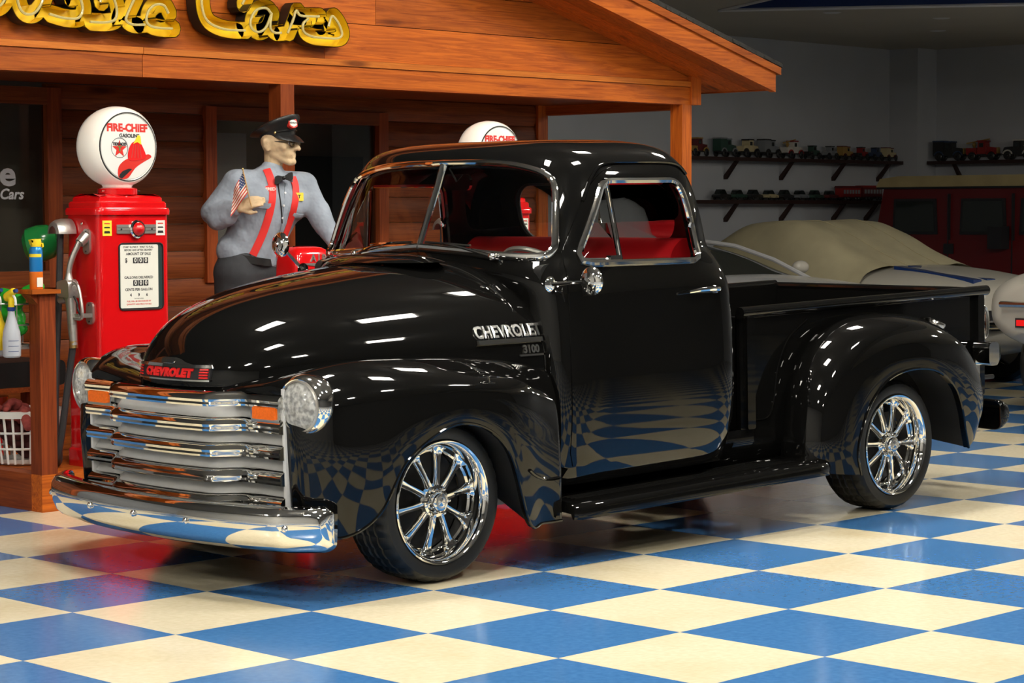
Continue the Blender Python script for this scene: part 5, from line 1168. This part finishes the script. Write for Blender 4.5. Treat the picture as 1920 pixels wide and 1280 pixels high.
def toy(kind, x, y, z, ang, L_, c1, c2, label, group):
    t = thing('toy_car' if kind != 'train' else 'toy_train', label, 'toy', (x, y, z), group); c, s = math.cos(ang), math.sin(ang)
    P = lambda a, w_, h: (x + L_*(c*a - s*w_), y + L_*(s*a + c*w_), z + L_*h)
    def blk(pl, w_, nm, m): MB().prism(pl, lambda a, h, d: P(a, d, h), -w_, w_).build(nm, m, t, ang=40)
    if kind == 'train':
        blk([(-.48, .1), (.48, .1), (.48, .38), (-.48, .38)], .14, 'car_body', c1); blk([(-.52, .38), (.52, .38), (.46, .44), (-.46, .44)], .16, 'roof', c2)
        for i in range(6): blk([(-.42 + .15*i, .2), (-.32 + .15*i, .2), (-.32 + .15*i, .32), (-.42 + .15*i, .32)], .145, 'window', 'toy_grey')
        blk([(-.45, .05), (.45, .05), (.45, .1), (-.45, .1)], .1, 'underframe', 'toy_black'); wheels = [(-.35, .06), (-.2, .06), (.2, .06), (.35, .06)]
    elif kind == 'sedan':
        blk(round_poly([(-.5, .1), (.5, .1), (.5, .2), (.2, .24), (-.35, .25), (-.5, .2)], .04, 3), .19, 'body', c1)
        blk(round_poly([(-.36, .24), (.22, .23), (.05, .4), (-.22, .41)], .05, 3), .15, 'cabin', 'tinted_glass'); blk(round_poly([(-.24, .39), (.07, .38), (.04, .43), (-.2, .43)], .01, 3), .14, 'roof', c2)
        wheels = [(-.3, .1), (.3, .1)]
    else:
        blk([(-.5, .14), (.5, .14), (.5, .19), (-.5, .19)], .13, 'chassis', 'toy_black')
        blk(round_poly([(.12, .18), (.46, .18), (.46, .36), (.12, .4)], .03, 3), .09, 'hood', c1); blk([(.46, .17), (.49, .17), (.49, .37), (.46, .37)], .08, 'radiator', 'toy_gold')
        blk(round_poly([(-.14, .18), (.14, .18), (.12, .54), (-.12, .54)], .02, 3), .14, 'cab', c1); blk([(-.16, .54), (.16, .54), (.14, .58), (-.14, .58)], .15, 'cab_roof', c2)
        blk([(-.08, .38), (.06, .38), (.06, .5), (-.08, .5)], .142, 'window', 'tinted_glass')
        if kind == 'van': blk([(-.5, .18), (-.14, .18), (-.14, .56), (-.5, .56)], .15, 'box', c1); blk([(-.52, .56), (-.12, .56), (-.14, .6), (-.5, .6)], .16, 'box_roof', c2)
        elif kind == 'truck': blk([(-.5, .18), (-.16, .18), (-.16, .32), (-.5, .32)], .15, 'bed', c2)
        elif kind == 'roadster': blk(round_poly([(-.48, .18), (-.14, .18), (-.14, .38), (-.42, .36)], .04, 3), .13, 'tail', c1)
        elif kind == 'engine':
            blk([(-.5, .18), (-.16, .18), (-.16, .36), (-.5, .36)], .14, 'tank', c1)
            MB().tube([P(-.55, 0, .5), P(.2, 0, .62)], L_*.02, 6).build('ladder', 'toy_gold', t); MB().lathe([(.02*L_, 0), (.07*L_, .1*L_), (.03*L_, .16*L_)], P(-.3, 0, .36), n=12).build('boiler', 'toy_gold', t)
        for a in (-.3, .32):
            for w_ in (-.15, .15): MB().tube([P(a + .15*math.cos(q), w_, .12 + .15*math.sin(q)) for q in np.linspace(.3, 2.85, 7)], L_*.025, 6).build('fender', c2, t)
        wheels = [(-.3, .12), (.32, .12)]
    for a, h in wheels:
        r = h*L_*.98
        for w_ in (-.16, .16): MB().lathe([(r*.3, -.03*L_), (r*.8, -.03*L_), (r, -.015*L_), (r, .015*L_), (r*.8, .03*L_), (r*.3, .03*L_)], P(a, w_, h), (-s, c, 0), 16).build('wheel', 'toy_black', t)
K = [('truck', 'toy_maroon', 'toy_gold'), ('van', 'toy_green', 'toy_grey'), ('roadster', 'toy_cream', 'toy_black'), ('van', 'toy_grey', 'toy_black'), ('engine', 'toy_white', 'toy_red'), ('truck', 'toy_green', 'toy_black'), ('roadster', 'toy_grey', 'toy_black'), ('van', 'toy_gold', 'toy_maroon'), ('truck', 'toy_red', 'toy_black'), ('roadster', 'toy_blue', 'toy_black'), ('van', 'toy_cream', 'toy_maroon')]
XS = [13.42, 13.92, 14.31, 14.70, 15.12, 15.5, 15.84, 16.15, 16.45, 16.74, 17.03]
NM = ['maroon toy truck at the left end of the upper shelf', 'green toy delivery van, second on the upper shelf', 'cream toy roadster, third on the upper shelf', 'grey toy delivery van, fourth on the upper shelf', 'white and red toy fire engine on the upper shelf', 'green toy pickup right of the toy fire engine', 'grey toy roadster in the middle of the upper shelf', 'gold toy panel van on the upper shelf', 'red toy truck beside the gold toy van', 'blue toy roadster near the right end of the upper shelf', 'cream toy van at the right end of the upper shelf']
for (k, a, c_), x, nm in zip(K, XS, NM): toy(k, x, 9.28, 2.031, .1, .35 if x < 15.4 else .27, a, c_, nm, 'toy vehicles on the upper shelf')
O_ = ['first', 'second', 'third', 'fourth', 'fifth', 'sixth', 'seventh', 'eighth']; C_ = ['toy_black', 'toy_green', 'toy_black', 'toy_cream', 'toy_black', 'toy_grey', 'toy_green', 'toy_maroon']
for i in range(8): toy('sedan', 13.85 + .285*i, 9.28, 1.561, .2, .27, C_[i], 'toy_grey' if i % 2 else C_[i], '%s toy sedan, %s from the left on the lower shelf' % (C_[i][4:], O_[i]), 'small model cars on the lower shelf')
toy('train', 16.2, 9.28, 1.561, 0, .38, 'toy_red', 'toy_maroon', 'red toy caboose beside the toy passenger carriage', 'toy train on the lower shelf'); toy('train', 16.62, 9.28, 1.561, 0, .4, 'toy_maroon', 'toy_red', 'maroon toy passenger carriage at the right end of the lower shelf', 'toy train on the lower shelf')
for y, k, a, c_, nm in ((8.72, 'van', 'toy_black', 'toy_blue', 'black toy van at the left end of the right wall shelf'), (8.26, 'engine', 'toy_red', 'toy_red', 'red toy fire engine on the right wall shelf'), (7.78, 'roadster', 'toy_black', 'toy_white', 'black toy touring car on the right wall shelf'), (7.36, 'truck', 'toy_red', 'toy_maroon', 'red toy truck at the picture edge on the right wall shelf')): toy(k, 17.48, y, 2.031, -math.pi/2 + .1, .4, a, c_, nm, 'toys on the right wall shelf')

# ================================================================== BACKGROUND CARS
def loft(stations, place, nm, m, par, n=14, ex=2.6, ang=50):
    """stations (s, half width, z low, z high): rounded sections down the length of a car"""
    ss = np.array(stations); S_ = np.linspace(ss[0, 0], ss[-1, 0], 48); G = []
    for s in S_:
        w_, z0, z1 = (float(pch(ss[:, 0], ss[:, i], s)) for i in (1, 2, 3)); r_ = []
        for a in np.linspace(0, 2*math.pi, 4*n, endpoint=False):
            c, q = math.cos(a), math.sin(a); r_.append(place(s, w_*math.copysign(abs(c)**(2/ex), c), (z0 + z1)/2 + (z1 - z0)/2*math.copysign(abs(q)**(2/ex), q)))
        G.append(r_)
    b = MB(); b.grid(G, False, True); k = 4*n; b.f.append(tuple(range(k))); b.f.append(tuple(range(len(b.v) - k, len(b.v)))); return b.build(nm, m, par, ang=ang)
def car_wheel(place, s, w_, r, par, m='rubber'):
    sg = 1 if w_ > 0 else -1; c = np.array(place(s, w_, r)); ax = np.array(place(s, w_ + sg, r)) - c
    o = MB().lathe([(r*.62, -.1), (r*.9, -.11), (r, -.08), (r, .06), (r*.92, .09), (r*.64, .085)], c, ax, 36).build('wheel', m, par)
    MB().lathe([(r*.64, .085), (r*.6, .05), (r*.2, .06), (.001, .07)], c, ax, 24).build('wheel_disc', 'dull_chrome', o)
# silver coupe: nose towards the aisle (-Y)
def PA(s, w_, z): return (7.95 + w_, 2.85 + s, z)
ca = thing('coupe', 'silver coupe with dark windows parked behind the pickup bed', 'car', (7.95, 5.1, 0))
loft([(0, .55, .35, .62), (.12, .78, .25, .74), (.6, .88, .2, .9), (1.5, .9, .2, .965), (2.6, .9, .2, .95), (3.6, .88, .22, .98), (4.15, .8, .3, .95), (4.3, .6, .4, .85)], PA, 'car_body', 'car_silver', ca, ex=3.2)
loft([(1.25, .55, .85, .9), (1.5, .66, .85, .98), (2.0, .68, .85, 1.15), (2.35, .64, .85, 1.21), (2.9, .62, .85, 1.2), (3.5, .6, .85, 1.06), (3.9, .5, .85, .95)], PA, 'greenhouse', 'tinted_glass', ca, ex=3)
loft([(2.2, .42, 1.17, 1.195), (2.35, .56, 1.19, 1.222), (2.9, .54, 1.185, 1.215), (3.2, .4, 1.13, 1.16)], PA, 'roof_panel', 'car_silver', ca, ex=4)
for s in (-1, 1):
    MB().tube([PA(1.32, s*.7, .9), PA(1.7, s*.685, 1.06), PA(2.05, s*.64, 1.165), PA(2.4, s*.59, 1.205)], .018, 8).build('pillar', 'car_silver', ca)
    MB().ball(PA(1.62, s*.92, 1.0), .075, 10, (1.1, .8, .7)).build('door_mirror', 'car_white', ca)
    for q in (.75, 3.4): car_wheel(PA, q, s*.8, .32, ca)
MB().box(7.4, 8.5, 3.35, 3.37, .84, .845).build('hood_seam', 'ink_black', ca, smooth=False)
# cream white sports car under a cabin cover
def PB(s, w_, z): return (10.4 + w_, 2.75 + s, z)
cb = thing('sports_car', 'cream white sports car with a beige cloth over its cabin', 'car', (10.4, 5, 0))
loft([(.55, .5, .42, .72), (.63, .74, .35, .82), (1.0, .86, .25, .93), (1.5, .9, .22, .985), (2.0, .9, .22, 1.0), (3.2, .9, .22, 1.0), (4.1, .86, .25, .98), (4.5, .7, .4, .9)], PB, 'car_body', 'car_white', cb, ex=2.9)
b = MB(); G = []
for s in np.linspace(1.6, 3.7, 40):
    zt = float(pch([1.6, 1.85, 2.2, 2.5, 2.9, 3.3, 3.7], [.99, 1.09, 1.26, 1.355, 1.34, 1.2, .97], s)); wt = float(pch([1.6, 2.2, 3, 3.7], [.5, .58, .58, .4], s)); r_ = []
    for a in np.linspace(-1, 1, 33):
        k = abs(a); z = zt - (zt - .86)*max(0, (k - .55)/.45)**1.4 + .014*math.sin(a*9 + s*5)*k; w_ = (wt*min(1, k/.55) + (.93 - wt)*max(0, (k - .55)/.45)**.8)*math.copysign(1, a)
        r_.append(PB(s + .02*math.sin(a*13), w_, z))
    G.append(r_)
b.grid(G); cvr = b.build('cabin_cover', 'cover_cloth', cb, ang=70)
for a in (-.3, .3): MB().tube([(q[0], q[1], q[2] + .004) for q in [g[16 + int(a*16)] for g in G]], .005, 5).build('cover_seam', 'cover_cloth', cvr)
for s in (-1, 1):
    MB().prism([(s*.1 - .4, .8), (s*.1 - .28, .8), (s*.1 - .28, 1.55), (s*.1 - .4, 1.55)], lambda a, q, d: PB(q, a, float(pch([.55, .63, 1., 1.5, 2.], [.72, .82, .93, .985, 1.], q)) + d), -.03, .004).build('racing_stripe', 'car_blue', cb, smooth=False)
    c = PB(.68, s*.62, .72); hl = MB().lathe([(.1, -.1), (.105, .0), (.1, .03), (.09, .035)], c, (0, -1, 0), 28).build('headlight', 'chrome', cb); MB().lathe([(.09, .03), (.05, .05), (.001, .056)], c, (0, -1, 0), 28).build('headlight_lens', 'lens_white', hl)
    for q in (1.3, 3.6): car_wheel(PB, q, s*.8, .33, cb)
MB().tube([PB(.66, -.86, .55), PB(.52, -.6, .55), PB(.47, 0, .55), PB(.52, .6, .55), PB(.66, .86, .55)], .035, 10).build('front_bumper', 'chrome', cb)
MB().box(9.75, 11.05, 3.29, 3.34, .5, .66).build('grille', 'ink_black', cb, smooth=False)
# white car tail at the picture edge
def PC(s, w_, z): return (8.25 + s, 1.62 + w_, z)
cc_ = thing('white_car', 'white car cut by the right picture edge, red marker lamp on its tail', 'car', (10.3, 1.62, 0))
loft([(0, .66, .56, .96), (.08, .78, .5, 1.02), (.35, .86, .42, 1.06), (.8, .9, .32, 1.06), (1.8, .9, .24, 1.0), (3.2, .88, .22, .96), (4.2, .8, .3, .82), (4.45, .55, .4, .72)], PC, 'car_body', 'car_white', cc_, ex=2.8)
loft([(.9, .5, .95, 1.02), (1.5, .66, .95, 1.2), (2.2, .66, .95, 1.26), (2.9, .6, .95, 1.05), (3.1, .5, .95, 1.0)], PC, 'greenhouse', 'tinted_glass', cc_, ex=3)
for s in (-1, 1):
    for q in (.95, 3.5): car_wheel(PC, q, s*.8, .33, cc_)
mk = MB().box(8.235, 8.29, 2.0, 2.15, .63, .695).build('marker_frame', 'ink_black', cc_, smooth=False); MB().box(8.226, 8.24, 2.015, 2.135, .642, .683).build('marker_lamp', 'marker_red', mk, smooth=False)
MB().tube([PC(-.06, .62, .79), PC(-.075, 0, .79), PC(-.06, -.62, .79)], .022, 8).build('rear_bumper', 'dull_chrome', cc_)
# red off-road wagon with tan soft top
sv = thing('off_road_wagon', 'dark red off-road wagon with tan soft top beside the right wall', 'car', (16.4, 6.4, 0))
def PS(s, w_, z): return (16.4 + w_, 8.4 - s, z)
def sprism(pl, x0, x1, nm, m, par): return MB().prism(pl, lambda a, b_, d: (d, 8.4 - a, b_), x0, x1).build(nm, m, par, smooth=False)
X0 = 15.45
sprism([(.12, .5), (4.3, .5), (4.3, 1.02), (3.0, 1.1), (3.0, 1.12), (.0, 1.12), (.0, .6)], X0, 17.35, 'car_body', 'car_red', sv)
sprism([(.0, 1.12), (3.0, 1.12), (2.75, 1.7), (.12, 1.7)], X0 + .04, 17.3, 'upper_body', 'car_red', sv)
sprism([(.05, 1.7), (2.85, 1.7), (2.8, 1.78), (2.6, 1.82), (.35, 1.82), (.1, 1.79)], X0 - .02, 17.36, 'soft_top', 'cover_tan', sv)
sprism([(.05, 1.68), (2.85, 1.68), (2.85, 1.705), (.05, 1.705)], X0 - .005, 17.34, 'roof_gutter', 'ink_black', sv)
for x0, x1 in ((.25, .83), (1.12, 1.7), (1.86, 2.4)):
    wf = sprism([(x0, 1.18), (x1, 1.18), (x1 - .02, 1.57), (x0 + .02, 1.57)], X0 + .015, X0 + .04, 'side_window', 'ink_black', sv); sprism([(x0 + .03, 1.21), (x1 - .03, 1.21), (x1 - .05, 1.54), (x0 + .05, 1.54)], X0 + .01, X0 + .02, 'pane', 'tinted_glass', wf)
for x0 in (.98, 1.78): sprism([(x0, .6), (x0 + .012, .6), (x0 + .012, 1.62), (x0, 1.62)], X0 - .008, X0 + .045, 'door_seam', 'ink_black', sv)
MB().box(X0 - .02, X0, 8.4 - 1.06, 8.4 - .94, .97, 1.08).build('door_latch', 'ink_black', sv, smooth=False)
MB().box(X0 - .16, X0, 8.4 - 1.75, 8.4 - 1.58, 1.03, 1.27).build('door_mirror', 'ink_black', sv, smooth=False)
for q in (.75, 3.5):
    for s in (-1, 1): car_wheel(PS, q, s*.85, .42, sv)
# fill lamps added out of view to brighten the car bays and far walls
for x, y in ((11.5, -3.5), (15.0, -1.0), (10.2, -.6)):
    t = thing('bay_fill_lamp', 'small unseen fill lamp added to brighten the parked car bays', 'light', (x, y, 3.25), 'added fill lamps of the car bays')
    MB().box(x - .3, x + .3, y - .15, y + .15, 3.27, 3.37).build('housing', 'lamp_white', t, smooth=False); MB().box(x - .28, x + .28, y - .13, y + .13, 3.255, 3.27).build('diffuser', 'lamp_fill', t, smooth=False)
